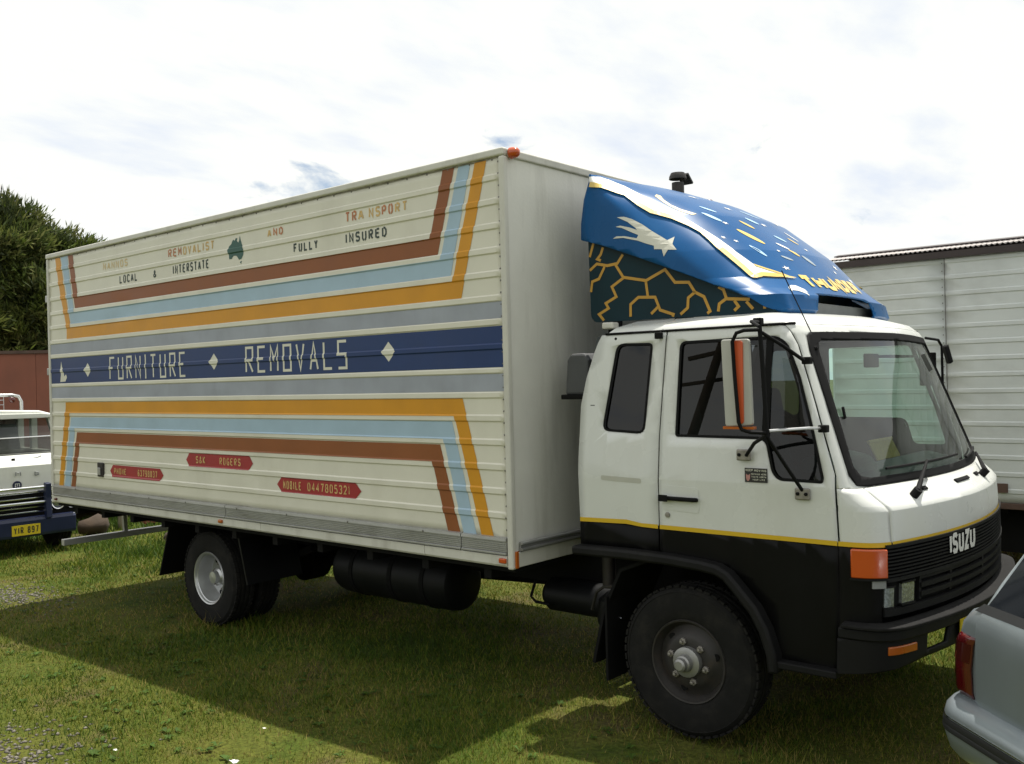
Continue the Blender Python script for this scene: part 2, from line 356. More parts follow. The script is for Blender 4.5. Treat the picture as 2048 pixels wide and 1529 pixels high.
FONT = {
 'A': [[(0, 0), (.5, 1), (1, 0)], [(.2, .36), (.8, .36)]],
 'B': [[(0, .53), (0, 1), (.72, 1), (.95, .86), (.95, .66), (.72, .53), (0, .53), (0, 0), (.75, 0), (1, .14), (1, .4), (.72, .53)]],
 'C': [[(1, .82), (.75, 1), (.25, 1), (0, .8), (0, .2), (.25, 0), (.75, 0), (1, .18)]],
 'D': [[(.05, 0), (0, 0), (0, 1), (.6, 1), (1, .75), (1, .25), (.6, 0), (.05, 0)]],
 'E': [[(1, 1), (0, 1), (0, 0), (1, 0)], [(0, .52), (.85, .52)]],
 'F': [[(1, 1), (0, 1), (0, 0)], [(0, .52), (.8, .52)]],
 'G': [[(1, .82), (.75, 1), (.25, 1), (0, .8), (0, .2), (.25, 0), (.75, 0), (1, .2), (1, .45), (.6, .45)]],
 'H': [[(0, 0), (0, 1)], [(1, 0), (1, 1)], [(0, .5), (1, .5)]],
 'I': [[(.5, 0), (.5, 1)]],
 'K': [[(0, 0), (0, 1)], [(1, 1), (.05, .5), (1, 0)]],
 'L': [[(0, 1), (0, 0), (1, 0)]],
 'M': [[(0, 0), (0, 1), (.5, .4), (1, 1), (1, 0)]],
 'N': [[(0, 0), (0, 1), (1, 0), (1, 1)]],
 'O': [[(.5, 0), (.2, 0), (0, .2), (0, .8), (.2, 1), (.8, 1), (1, .8), (1, .2), (.8, 0), (.5, 0)]],
 'P': [[(0, 0), (0, 1), (.75, 1), (1, .85), (1, .6), (.75, .45), (0, .45)]],
 'R': [[(0, 0), (0, 1), (.75, 1), (1, .86), (1, .62), (.75, .48), (0, .48)], [(.5, .48), (1, 0)]],
 'S': [[(1, .85), (.8, 1), (.2, 1), (0, .85), (0, .65), (.2, .52), (.8, .48), (1, .35), (1, .15), (.8, 0), (.2, 0), (0, .15)]],
 'T': [[(0, 1), (1, 1)], [(.5, 1), (.5, 0)]],
 'U': [[(0, 1), (0, .2), (.2, 0), (.8, 0), (1, .2), (1, 1)]],
 'V': [[(0, 1), (.5, 0), (1, 1)]],
 'W': [[(0, 1), (.25, 0), (.5, .7), (.75, 0), (1, 1)]],
 'Y': [[(0, 1), (.5, .5), (1, 1)], [(.5, .5), (.5, 0)]],
 'Z': [[(0, 1), (1, 1), (0, 0), (1, 0)]],
 '0': [[(.5, 0), (.2, 0), (0, .2), (0, .8), (.2, 1), (.8, 1), (1, .8), (1, .2), (.8, 0), (.5, 0)]],
 '1': [[(.2, .8), (.55, 1), (.55, 0)]],
 '2': [[(0, .8), (.2, 1), (.8, 1), (1, .8), (1, .6), (0, 0), (1, 0)]],
 '3': [[(0, .85), (.2, 1), (.8, 1), (1, .85), (1, .65), (.75, .53), (.4, .53)], [(.75, .53), (1, .38), (1, .15), (.8, 0), (.2, 0), (0, .15)]],
 '4': [[(.75, 0), (.75, 1), (0, .3), (1, .3)]],
 '5': [[(.95, 1), (.1, 1), (.05, .58), (.7, .6), (1, .42), (1, .15), (.8, 0), (.2, 0), (0, .12)]],
 '6': [[(.95, .88), (.75, 1), (.25, 1), (0, .8), (0, .2), (.2, 0), (.8, 0), (1, .18), (1, .4), (.8, .55), (.1, .52)]],
 '7': [[(0, 1), (1, 1), (.4, 0)]],
 '8': [[(.5, .53), (.2, .53), (.05, .68), (.05, .87), (.2, 1), (.8, 1), (.95, .87), (.95, .68), (.8, .53), (1, .38), (1, .14), (.8, 0), (.2, 0), (0, .14), (0, .38), (.2, .53)]],
 '9': [[(.05, .12), (.25, 0), (.75, 0), (1, .2), (1, .8), (.8, 1), (.2, 1), (0, .82), (0, .6), (.2, .45), (.95, .47)]],
 '&': [[(1, .35), (.65, 0), (.2, 0), (0, .15), (0, .32), (.65, .72), (.65, .88), (.45, 1), (.25, .88), (.25, .72), (1, 0)]],
 'u': [[(0, .65), (0, .15), (.2, 0), (.8, 0), (1, .15), (1, .65)]], 'z': [[(0, .65), (1, .65), (0, 0), (1, 0)]],
 'x': [[(.05, .5), (.95, .5)]], 'm': [[(0, 0), (0, .9)], [(0, .9), (1, .9), (1, .1)], [(.5, .9), (.5, .2)]],
}
SQ = {'R': [[(0, 0), (0, 1), (1, 1), (1, .48), (0, .48)], [(.35, .48), (1, 0)]], 'O': [[(.5, 0), (0, 0), (0, 1), (1, 1), (1, 0), (.5, 0)]],
      'U': [[(0, 1), (0, 0), (1, 0), (1, 1)]], 'S': [[(1, 1), (0, 1), (0, .52), (1, .52), (1, 0), (0, 0)]], 'I': [[(.5, 0), (.5, 1)], [(.1, 0), (.9, 0)], [(.1, 1), (.9, 1)]],
      'A': [[(0, 0), (.5, 1), (1, 0)], [(.2, .34), (.8, .34)]], 'M': [[(0, 0), (0, 1), (.5, .45), (1, 1), (1, 0)]]}
STEN = {'O': [[(.4, 0), (.2, 0), (0, .2), (0, .8), (.2, 1), (.4, 1)], [(.6, 1), (.8, 1), (1, .8), (1, .2), (.8, 0), (.6, 0)]], 'D': [[(0, 0), (0, 1)], [(.3, 1), (.6, 1), (1, .75), (1, .25), (.6, 0), (.3, 0)]],
        'R': [[(0, 0), (0, 1)], [(.3, 1), (.75, 1), (1, .86), (1, .62), (.75, .5), (.3, .5)], [(.5, .4), (1, 0)]], 'P': [[(0, 0), (0, 1)], [(.3, 1), (.75, 1), (1, .85), (1, .6), (.75, .45), (.3, .45)]],
        'B': [[(0, 0), (0, 1)], [(.3, 1), (.72, 1), (.95, .86), (.95, .66), (.72, .53)], [(.3, 0), (.75, 0), (1, .14), (1, .4), (.72, .47), (.3, .47)]], 'U': [[(0, 1), (0, .2), (.2, 0), (.4, 0)], [(.6, 0), (.8, 0), (1, .2), (1, 1)]],
        'C': [[(.4, 1), (.25, 1), (0, .8), (0, .2), (.25, 0), (.4, 0)], [(.6, 1), (.8, 1), (1, .82)], [(.6, 0), (.8, 0), (1, .18)]], 'G': [[(.4, 1), (.25, 1), (0, .8), (0, .2), (.25, 0), (.4, 0)], [(.6, 1), (.8, 1), (1, .82)], [(.6, 0), (1, 0), (1, .42), (.65, .42)]],
        'A': [[(0, 0), (.43, .97)], [(.57, .97), (1, 0)], [(.34, .32), (.66, .32)]], 'E': [[(.25, 1), (1, 1)], [(0, 1), (0, 0)], [(.25, 0), (1, 0)], [(.25, .52), (.85, .52)]]}
STEN['0'] = STEN['O']
def text_quads(txt, x0, x1, z0, z1, sw, gap=.35, font=None, stencil=False, ital=0):
    """strokes of a line of writing filling the box x0..x1, z0..z1 -> list of (quads, layer)"""
    wts = [.45 if c in 'I1' else .6 if c == ' ' else 1.0 for c in txt]; tot = sum(wts)+gap*(len(txt)-1); cw = (x1-x0)/tot; x = x0; out = []
    h = z1-z0
    for c, w_ in zip(txt, wts):
        if c != ' ':
            for li, pl in enumerate((font or (STEN if stencil else {})).get(c, FONT[c])):
                pieces = [pl]
                for pc in pieces:
                    W_ = cw*w_-sw; path = [(x+sw/2+max(W_, 0)*a+ital*h*b, z0+sw/2+(h-sw)*b) for a, b in pc]
                    # drop repeated points
                    pp = [path[0]]
                    for q in path[1:]:
                        if math.hypot(q[0]-pp[-1][0], q[1]-pp[-1][1]) > 1e-5: pp.append(q)
                    if len(pp) > 1: out.append((ribbon(pp, sw), li))
        x += cw*(w_+gap)
    return out
WD=2.495
def cr(a,b,c,d,t):
    return 0.5*((2*b)+(-a+c)*t+(2*a-5*b+4*c-d)*t*t+(-a+3*b-3*c+d)*t*t*t)
class Loft:
    def __init__(s,levels): s.L=levels; s.n=len(levels[0][2])-1
    def plan(s,z):
        L=s.L
        if z<=L[0][0]: return L[0][1],L[0][2]
        for i in range(len(L)-1):
            if z<=L[i+1][0]:
                t=(z-L[i][0])/(L[i+1][0]-L[i][0]); A,B=L[i],L[i+1]
                return A[1]+(B[1]-A[1])*t,[(p[0]+(q[0]-p[0])*t,p[1]+(q[1]-p[1])*t) for p,q in zip(A[2],B[2])]
        return L[-1][1],L[-1][2]
    def raw(s,u,z):
        n=s.n; far=u>n
        if far: u=2*n-u
        xr,P=s.plan(z)
        if u<=0: x=P[0][0]+u*(P[0][0]-xr); y=P[0][1]
        else:
            i=min(int(u),n-1); t=u-i
            a=P[i-1] if i>0 else (P[0][0]-.1,P[0][1]); d=P[i+2] if i+2<=n else (P[n-1][0],WD-P[n-1][1])
            x=cr(a[0],P[i][0],P[i+1][0],d[0],t); y=cr(a[1],P[i][1],P[i+1][1],d[1],t)
        return (x,WD-y if far else y,z)
    def pt(s,u,z,off=0):
        if not off: return s.raw(u,z)
        e=.02;a=s.raw(u-e,z);b=s.raw(u+e,z);c=s.raw(u,z-.004);d=s.raw(u,z+.004);o=s.raw(u,z)
        du=[b[i]-a[i] for i in range(3)];dv=[d[i]-c[i] for i in range(3)]
        n=[du[1]*dv[2]-du[2]*dv[1],du[2]*dv[0]-du[0]*dv[2],du[0]*dv[1]-du[1]*dv[0]]
        l=math.sqrt(sum(k*k for k in n)) or 1
        return tuple(o[i]+n[i]/l*off for i in range(3))
    def u_of_x(s,x,z):
        xr,P=s.plan(z)
        if x<=P[0][0]: return (x-P[0][0])/(P[0][0]-xr)
        lo,hi=0,s.n*.999
        for k in range(28):
            m=(lo+hi)/2
            if s.raw(m,z)[0]<x: lo=m
            else: hi=m
        return lo
    def side(s,x,z,off=0): return s.pt(s.u_of_x(x,z),z,off)
C0=[(1.90,.16),(2.0,.172),(2.06,.20),(2.105,.255),(2.14,.36),(2.165,.458),(2.20,.62),(2.229,.80),(2.25,1.0),(2.26,1.2475)]
CB=[(1.84,.16),(1.915,.17),(1.955,.195),(1.985,.24),(2.01,.34),(2.035,.45),(2.07,.62),(2.10,.80),(2.12,1.0),(2.13,1.2475)]
CT=[(1.58,.237),(1.64,.247),(1.675,.27),(1.70,.31),(1.725,.40),(1.745,.50),(1.77,.66),(1.795,.82),(1.815,1.02),(1.825,1.2475)]
def sh(C,dx,iy=0,fx=1): return [(x+dx*(fx if i else fx),y+iy*(1.2475-y)) for i,(x,y) in enumerate(C)]
def mixc(A,B,t): return [(a[0]+(b[0]-a[0])*t,a[1]+(b[1]-a[1])*t) for a,b in zip(A,B)]
CAB=Loft([(.45,.375,sh(C0,-.02)),(.95,.375,C0),(1.149,.375,C0),(1.295,.37,sh(C0,-.008)),(1.318,.37,mixc(C0,CB,.22)),(1.40,.37,CB),(1.80,.375,mixc(CB,CT,.523)),(2.165,.48,CT),(2.20,.52,sh(CT,-.02,.01)),(2.245,.58,sh(CT,-.07,.04)),(2.28,.66,sh(CT,-.19,.14)),(2.30,.85,sh(CT,-.45,.40)),(2.305,1.0,sh(CT,-.6,.85))])
# fairing contours: ridge (corner) x, centre x, side y
def fc(xs,xr,yc,xc,yt=.0):
    # xs: straight side end x, corner at xr,yc ; centre xc
    y0=yc-.055; d=xc-xr; xs=min(xs,xr-.26) if xr>.62 else xs; k=min(1,(xr-xs)/.26)
    return [(xs,y0),(xr-.14*k,y0+.010),(xr-.055*k,y0+.038),(xr+.01+.10*d,yc+.035),(xr+d*.40,yc+.11),(xr+d*.66,yc+.22),(xr+d*.84,yc+.37),(xr+d*.94,yc+.53),(xr+d*.985,yc+.69),(xc,1.2475)]
FAIR=Loft([(2.275,.31,fc(1.36,1.50,.44,1.585)),(2.30,.31,fc(1.38,1.52,.43,1.605)),(2.38,.31,fc(1.34,1.49,.42,1.60)),(2.42,.31,fc(1.22,1.39,.425,1.57)),(2.49,.29,fc(1.08,1.25,.43,1.51)),(2.66,.262,fc(.85,1.04,.44,1.37)),(2.90,.255,fc(.52,.72,.46,1.08)),(3.05,.27,fc(.36,.50,.475,.80)),(3.16,.30,fc(.305,.36,.49,.52)),(3.205,.295,fc(.296,.31,.50,.335))])

# ================================================================== the ground
def noise2(x, y, s=1.0, seed=0):                        # cheap smooth noise for vertex work (numpy)
    return (np.sin(x*1.3*s+seed)+np.sin(y*1.7*s+seed*2.1+np.sin(x*.9*s)*1.3)+np.sin((x+y)*2.3*s+seed*.7)*.6+np.sin((x*.7-y*1.1)*3.1*s+seed*1.9)*.5)/3.1
def ground_sheet():
    xs = np.concatenate([np.linspace(-300, -16, 24), np.arange(-15.6, 8.1, .2), np.linspace(9, 300, 24)])
    ys = np.concatenate([np.linspace(-300, -8, 24), np.arange(-7.6, 12.1, .2), np.linspace(13, 300, 24)])
    X, Y = np.meshgrid(xs, ys, indexing='ij'); Z = .0208*12*np.tanh(X/12)
    nr = np.exp(-((X+3)/14)**4-((Y-2)/14)**4); Z = Z+(noise2(X, Y, 1.6, 1)*.012-.012)*nr-.02
    v = np.stack([X, Y, Z], -1).reshape(-1, 3); nx, ny = len(xs), len(ys)
    i, j = np.meshgrid(np.arange(nx-1), np.arange(ny-1), indexing='ij'); a = (i*ny+j).ravel()
    mb = MB(); mb.v = [tuple(q) for q in v.tolist()]; mb.f = [(int(q), int(q+ny), int(q+ny+1), int(q+1)) for q in a]; mb.m = [0]*len(mb.f)
    m, t, b = nmat('grassy_ground'); n = t.nodes.new; k = t.links.new
    tc = n('ShaderNodeTexCoord'); n1 = n('ShaderNodeTexNoise'); n1.inputs['Scale'].default_value = .9; n1.inputs['Detail'].default_value = 8; n1.inputs['Roughness'].default_value = .65
    k(tc.outputs['Object'], n1.inputs['Vector']); cr = n('ShaderNodeValToRGB'); e = cr.color_ramp.elements
    e[0].position = .34; e[0].color = (.088, .064, .036, 1); e[1].position = .62; e[1].color = (.048, .072, .010, 1)
    q = cr.color_ramp.elements.new(.46); q.color = (.088, .094, .018, 1); k(n1.outputs[0], cr.inputs[0])
    n2 = n('ShaderNodeTexNoise'); n2.inputs['Scale'].default_value = 45; n2.inputs['Detail'].default_value = 5; k(tc.outputs['Object'], n2.inputs['Vector'])
    mr = n('ShaderNodeMapRange'); mr.inputs[1].default_value = .3; mr.inputs[2].default_value = .7; mr.inputs[3].default_value = .55; mr.inputs[4].default_value = 1.25; k(n2.outputs[0], mr.inputs[0])
    mu = n('ShaderNodeMix'); mu.data_type = 'RGBA'; mu.blend_type = 'MULTIPLY'; mu.inputs[0].default_value = 1; k(cr.outputs[0], mu.inputs[6])
    cc = n('ShaderNodeCombineColor'); [k(mr.outputs[0], cc.inputs[i]) for i in range(3)]; k(cc.outputs[0], mu.inputs[7]); k(mu.outputs[2], b.inputs['Base Color'])
    b.inputs['Roughness'].default_value = .95; b.inputs['Specular IOR Level'].default_value = .1
    bu = n('ShaderNodeBump'); bu.inputs['Strength'].default_value = .6; bu.inputs['Distance'].default_value = .03; k(n2.outputs[0], bu.inputs['Height']); k(bu.outputs[0], b.inputs['Normal'])
    return struct(O('ground', mb, m, smooth=60, fixn=False))
ground_sheet()

# ================================================================== the furniture truck
TRUCK = thing('removals_truck', 'cream and white furniture removals truck with striped box body and blue roof fairing', 'truck', (-2.0, 1.2475, gz(-2.0)))
L_ = 6.154; ZB = .837; ZT = 3.347
RIBS = [(3.204, 3.158), (3.060, 3.013), (2.912, 2.866), (2.767, 2.720), (2.624, 2.577), (2.477, 2.431), (2.334, 2.287), (2.184, 2.142), (2.037, 1.998), (1.893, 1.848), (1.753, 1.706), (1.607, 1.561), (1.459, 1.411), (1.313, 1.266), (1.168, 1.121)]
def rib(z):
    for a, b in RIBS:
        if b <= z <= a:
            return .0075*min(1, (a-z)/.009, (z-b)/.009)
    return 0
ZBR = sorted({round(q, 4) for a, b in RIBS for q in (a, a-.009, b+.009, b)})
DENTS = [(-4.6, 2.68, .5, .05, .010), (-5.95, 2.62, .18, .06, .012), (-3.35, 3.25, .35, .04, .008), (-2.75, 1.08, .22, .05, .012), (-1.2, 1.32, .10, .04, .007), (-5.8, 1.9, .3, .05, .009), (-3.1, 1.95, .12, .05, .007), (-4.4, 1.93, .4, .04, .006), (-2.3, 2.40, .06, .03, .006), (-.62, 2.39, .08, .03, .006), (-1.0, 1.08, .12, .04, .006), (-4.0, 1.09, .3, .03, .006)]
def dent(x, z):
    d = .0025*math.sin(x*2.1+z*3.0)*math.sin(z*4.3+x*.7)+.0012*math.sin(x*7.3+z*5)
    for cx, cz, sx, sz, a in DENTS:
        e = ((x-cx)/sx)**2+((z-cz)/(sz*1.8))**2
        if e < 9: d += .75*a*math.exp(-e)*math.cos(e*1.3+x*7)
    return d
def bside(x, z, off=0): return (x, -rib(z)+dent(x, z)-off, z)
UB = rng(-L_, 0, .09)
ZB2 = sorted(set(ZBR+[(RIBS[i][1]+RIBS[i+1][0])/2 for i in range(len(RIBS)-1)]+[1.06, 1.1, 3.25]))
panel = O('cargo_side_panel', wrap(MB(), tess([(-6.115, 1.005), (-.043, 1.005), (-.043, 3.302), (-6.115, 3.302)]), UB, ZB2, bside), 'cream', TRUCK, smooth=35, merge=True, solid=.01)
def paint(name, polys, mat, off=.0020, par=panel, label=None):
    mb = MB()
    for i, (tr, ly) in enumerate(polys): wrap(mb, tr, UB, ZB2, lambda x, z: bside(x, z, off+.0006*ly))
    o = O(name, mb, mat, par, smooth=35, merge=True, fixn=False)
    if label: o['label'] = label
    return o
P = lambda *pts: [(tess(list(pts)), 0)]
def ustripe(mat, label, outer, inner, seed):             # (outer poly, inner poly) -> a U of paint with hand-cut edges
    paint('paint_stripe', P(*outer, *inner[::-1]), mat, label=label)
# upper U: rear leg, bottom run, front leg (outer edge then inner edge)
ustripe('orange_paint', 'orange stripe of the upper U', [(-5.968, 3.300), (-5.87, 2.90), (-5.762, 2.592), (-5.764, 2.474), (-.378, 2.474), (-.143, 3.300)], [(-5.861, 3.300), (-5.75, 2.88), (-5.669, 2.584), (-.450, 2.584), (-.240, 3.300)], 1)
ustripe('blue_paint_pale', 'pale blue stripe of the upper U', [(-5.846, 3.300), (-5.74, 2.95), (-5.665, 2.618), (-.463, 2.622), (-.278, 3.300)], [(-5.704, 3.300), (-5.64, 2.98), (-5.579, 2.729), (-.551, 2.731), (-.378, 3.300)], 2)
ustripe('brown_paint', 'brown stripe of the upper U', [(-5.689, 3.300), (-5.563, 2.766), (-.574, 2.766), (-.414, 3.300)], [(-5.593, 3.300), (-5.493, 2.874), (-.640, 2.874), (-.515, 3.300)], 3)
ustripe('orange_paint', 'orange stripe of the lower U', [(-5.999, 1.014), (-5.804, 1.848), (-.387, 1.852), (-.156, 1.014)], [(-5.906, 1.014), (-5.719, 1.742), (-.462, 1.742), (-.257, 1.014)], 4)
ustripe('blue_paint_pale', 'pale blue stripe of the lower U', [(-5.878, 1.014), (-5.704, 1.700), (-.484, 1.709), (-.298, 1.014)], [(-5.750, 1.014), (-5.620, 1.595), (-.563, 1.597), (-.408, 1.014)], 5)
ustripe('brown_paint', 'brown stripe of the lower U', [(-5.736, 1.014), (-5.581, 1.555), (-.595, 1.560), (-.436, 1.014)], [(-5.646, 1.014), (-5.524, 1.446), (-.670, 1.450), (-.543, 1.014)], 6)
paint('paint_band', P((-6.112, 2.333), (-.046, 2.333), (-.046, 2.433), (-6.112, 2.433)), 'grey_paint', label='upper grey band')
paint('paint_band', P((-6.112, 1.890), (-.046, 1.893), (-.046, 1.999), (-6.112, 1.998)), 'grey_paint', label='lower grey band')
navy = paint('paint_band', P((-6.112, 2.038), (-.046, 2.038), (-.046, 2.286), (-6.112, 2.289)), 'navy_paint', label='navy blue band with white lettering')
def write(txt, x0, x1, z0, z1, sw, mat, name='lettering', off=.0032, **k):
    return paint(name, text_quads(txt, x0, x1, z0, z1, sw, **k), mat, off)
write('FURNITURE', -4.897, -3.578, 2.053, 2.266, .0185, 'letter_cream', font=SQ, gap=.6)
write('REMOVALS', -2.712, -1.483, 2.063, 2.270, .0195, 'letter_cream', font=SQ, gap=.5)
for cx, cz, hw, hh in [(-5.325, 2.157, .073, .067), (-3.152, 2.168, .069, .066), (-1.056, 2.168, .069, .067)]:
    paint('diamond', P((cx-hw, cz), (cx, cz-hh), (cx+hw, cz), (cx, cz+hh)), 'letter_cream', .0032)
paint('praying_hands_emblem', P((-5.915, 2.05), (-5.80, 2.055), (-5.765, 2.095), (-5.785, 2.125), (-5.825, 2.105), (-5.835, 2.15), (-5.868, 2.205), (-5.884, 2.258), (-5.90, 2.19), (-5.895, 2.12)), 'letter_cream', .0032)
def words(txts, mats):
    for (t, a, b, z0, z1), m in zip(txts, mats): write(t, a, b, z0, z1, .0135, m, stencil=True, gap=.45, off=.0018)
words([('LOCAL', -4.669, -4.352, 2.930, 3.004), ('&', -4.068, -4.018, 2.931, 2.996), ('INTERSTATE', -3.747, -3.190, 2.930, 3.006), ('FULLY', -2.068, -1.785, 2.937, 3.004), ('INSURED', -1.476, -1.050, 2.936, 3.006)], ['letter_dark']*5)
words([('NANNOS', -4.975, -4.518, 3.078, 3.148), ('REM', -3.812, -3.60, 3.078, 3.150), ('OVALIST', -3.575, -3.106, 3.077, 3.149), ('A', -2.385, -2.335, 3.086, 3.146), ('ND', -2.31, -2.19, 3.088, 3.148), ('TR', -1.468, -1.35, 3.081, 3.154), ('A', -1.335, -1.275, 3.082, 3.152), ('NS', -1.225, -1.11, 3.082, 3.152), ('PO', -1.095, -.985, 3.083, 3.151), ('RT', -.965, -.845, 3.084, 3.150)],
      ['letter_gold_faint', 'letter_rust', 'letter_gold', 'letter_gold', 'letter_rust', 'letter_rust', 'letter_gold', 'letter_gold', 'letter_rust', 'letter_gold'])
aus = [(-2.915, 3.045), (-2.90, 3.075), (-2.868, 3.09), (-2.855, 3.112), (-2.838, 3.122), (-2.822, 3.112), (-2.806, 3.13), (-2.785, 3.128), (-2.792, 3.108), (-2.772, 3.092), (-2.760, 3.108), (-2.752, 3.143), (-2.738, 3.105), (-2.718, 3.06), (-2.698, 3.03), (-2.712, 2.985), (-2.735, 2.96), (-2.765, 2.957), (-2.783, 2.975), (-2.80, 2.992), (-2.84, 2.995), (-2.868, 2.972), (-2.90, 2.974), (-2.903, 3.005)]
paint('map_emblem', [(tess(aus), 0)], 'map_green', .0018, label='dark green map emblem')
paint('map_emblem', [(tess([(-2.757, 2.938), (-2.728, 2.944), (-2.74, 2.922)]), 0)], 'map_green', .0018)
for txts, poly in [([('PHONE', -4.855, -4.63, 1.178, 1.236), ('63798037', -4.42, -4.09, 1.178, 1.236)], [(-4.933, 1.206), (-4.878, 1.262), (-4.040, 1.260), (-3.986, 1.205), (-4.046, 1.152), (-4.882, 1.152)]),
                   ([('S&K', -3.455, -3.315, 1.332, 1.392), ('ROGERS', -3.105, -2.81, 1.332, 1.392)], [(-3.605, 1.357), (-3.557, 1.414), (-2.692, 1.417), (-2.647, 1.359), (-2.702, 1.306), (-3.560, 1.304)]),
                   ([('MOBILE', -2.262, -2.04, 1.185, 1.248), ('0447805321', -1.965, -1.49, 1.185, 1.248)], [(-2.340, 1.216), (-2.283, 1.272), (-1.426, 1.272), (-1.369, 1.216), (-1.428, 1.163), (-2.283, 1.162)])]:
    s_ = paint('sign_panel', P(*poly), 'sign_red', .003, TRUCK); s_['label'] = 'dark red six-sided painted sign reading '+' '.join(t[0] for t in txts)
    for t, a, b, z0, z1 in txts: paint('lettering', text_quads(t, a, b, z0, z1, .0095, stencil=True, gap=.45), 'letter_gold', .0045, s_)
lp = O('lock_plate', MB().box(-5.15, -5.045, -.022, .004, 1.142, 1.276), 'steel_dark', TRUCK, bevel=.006)
O('lock_lever', MB().box(-5.125, -5.075, -.034, -.024, 1.16, 1.23), 'alu', lp, bevel=.004)
# the rest of the box
fs = MB(); wrap(fs, tess([(-6.115, .84), (-.043, .84), (-.043, 3.302), (-6.115, 3.302)]), rng(-L_, 0, .5), ZBR, lambda x, z: (x, WD+rib(z), z), flip=True)
O('cargo_side_panel', fs, 'cream', TRUCK, smooth=35, merge=True, solid=.01, fixn=False)
O('cargo_front_panel', MB().box(-.030, -.012, .031, WD-.031, .93, 3.296), 'cream_front', TRUCK)
O('cargo_rear_panel', MB().box(-6.13, -6.10, .03, WD-.03, .86, 3.31), 'cream', TRUCK)
O('cargo_roof', MB().box(-6.12, -.02, .02, WD-.02, 3.318, 3.336), 'trim_white', TRUCK)
O('cargo_floor', MB().box(-6.12, -.03, .04, WD-.04, .80, .855), 'chassis', TRUCK)
for x0, x1, y0, y1, z0 in [(-.043, 0, -.016, .03, .825), (-6.154, -6.115, -.014, .03, .83), (-.043, 0, WD-.03, WD+.016, .83), (-6.154, -6.115, WD-.03, WD+.014, .83)]:
    O('corner_post', MB().box(x0, x1, y0, y1, z0, 3.30), 'trim_white', TRUCK, bevel=.012, bseg=3)
for a in [(-6.154, 0, -.02, .03), (-6.154, 0, WD-.03, WD+.02)]: O('roof_rail', MB().box(a[0], a[1], a[2], a[3], 3.300, 3.349), 'trim_white', TRUCK, bevel=.012, bseg=3)
for a in [(-.045, .004), (-6.158, -6.11)]: O('roof_rail', MB().box(a[0], a[1], .031, WD-.031, 3.295, 3.346), 'trim_white', TRUCK, bevel=.01, bseg=3)
# grooved rub rail, white skirt below it
def rail(x0, x1, ysg, y0):
    pr = [(y0, 1.017), (y0-.022, 1.012), (y0-.024, .994), (y0-.012, .990)]
    for k_ in range(5):
        z = .984-.0118*k_; pr += [(y0-.012, z), (y0-.018, z-.002), (y0-.018, z-.007), (y0-.012, z-.009)]
    pr += [(y0-.024, .922), (y0-.024, .913), (y0, .908)]
    return pr
seg = [(-6.112, -3.02), (-3.012, -.42), (-.412, -.046)]
for a, b in seg: O('rub_rail', MB().prism(rail(0, 0, 1, -.0), 'x', a, b), 'alu', TRUCK)
O('rub_rail', MB().box(-6.11, -.05, WD, WD+.02, .91, 1.0), 'alu', TRUCK)
for a, b in [(-6.112, -4.4), (-4.396, -2.55), (-2.546, -.75), (-.746, -.046)]:
    O('skirt_rail', MB().prism([(.0, .906), (-.014, .904), (-.014, .850), (-.006, .838), (.02, .836), (.02, .906)], 'x', a, b), 'trim_white', TRUCK)
fr2 = MB().box(-.01, .006, .032, WD-.032, .835, .925); O('skirt_rail', fr2, 'trim_white', TRUCK, bevel=.004)
O('rub_rail', MB().prism([(.0, .985), (.026, .982), (.028, .972), (.012, .968), (.010, .950), (.026, .946), (.026, .936), (.008, .932), (0, .915)], 'y', .05, WD-.05), 'alu', TRUCK)
for x in [-5.6, -4.9, -4.2, -3.6, -2.85, -2.2, -1.5, -.75]:
    O('rivet', MB().lathe([(.0, .006), (.006, .005), (.009, 0)], (x, -.022, .999), 'y', 8, sgn=-1), 'rivet', TRUCK)
rv = MB()
for z in rng(1.06, 3.27, .073): rv.lathe([(.001, .0035), (.005, .003), (.0065, 0)], (-.052, -rib(z)+dent(-.052, z), z), 'y', 6, sgn=-1)
for x in rng(-6.05, -.1, .19): rv.lathe([(.001, .0035), (.005, .003), (.0065, 0)], (x, -rib(3.285)+dent(x, 3.285), 3.287), 'y', 6, sgn=-1)
stuff(O('rivet_row', rv, 'rivet', TRUCK))
O('rail_sealant', MB().box(-6.11, -.05, -.006, .002, 3.2925, 3.2995), 'sealant', TRUCK)
# lamps on the box
def lens(name, c, r, h, ax, sgn, mat, par=TRUCK):
    return O(name, MB().lathe([(r*1.05, 0), (r, h*.4), (r*.82, h*.75), (r*.45, h*.97), (.001, h)], c, ax, 16, sgn=sgn), mat, par, smooth=50)
lens('roof_marker_lamp', (.006, .055, 3.318), .034, .06, 'x', 1, 'amber'); lens('roof_marker_lamp', (.006, WD-.055, 3.318), .034, .06, 'x', 1, 'red_lamp')
O('side_marker_lamp', MB().box(-.098, -.046, -.034, -.014, .862, .892), 'amber', TRUCK, bevel=.006)
O('side_marker_lamp', MB().box(-3.11, -3.06, -.032, -.012, .866, .892), 'amber_dark', TRUCK, bevel=.006)
O('side_marker_lamp', MB().box(-6.06, -6.02, -.032, -.012, .862, .886), 'red_lamp', TRUCK, bevel=.006)
O('front_reflector', MB().box(.001, .014, .004, .030, .833, .935), 'amber_dark', TRUCK, bevel=.004)
for z in (2.90, 2.16): O('door_hinge', MB().box(-6.20, -6.155, -.01, .05, z-.035, z+.035), 'alu', TRUCK, bevel=.005)
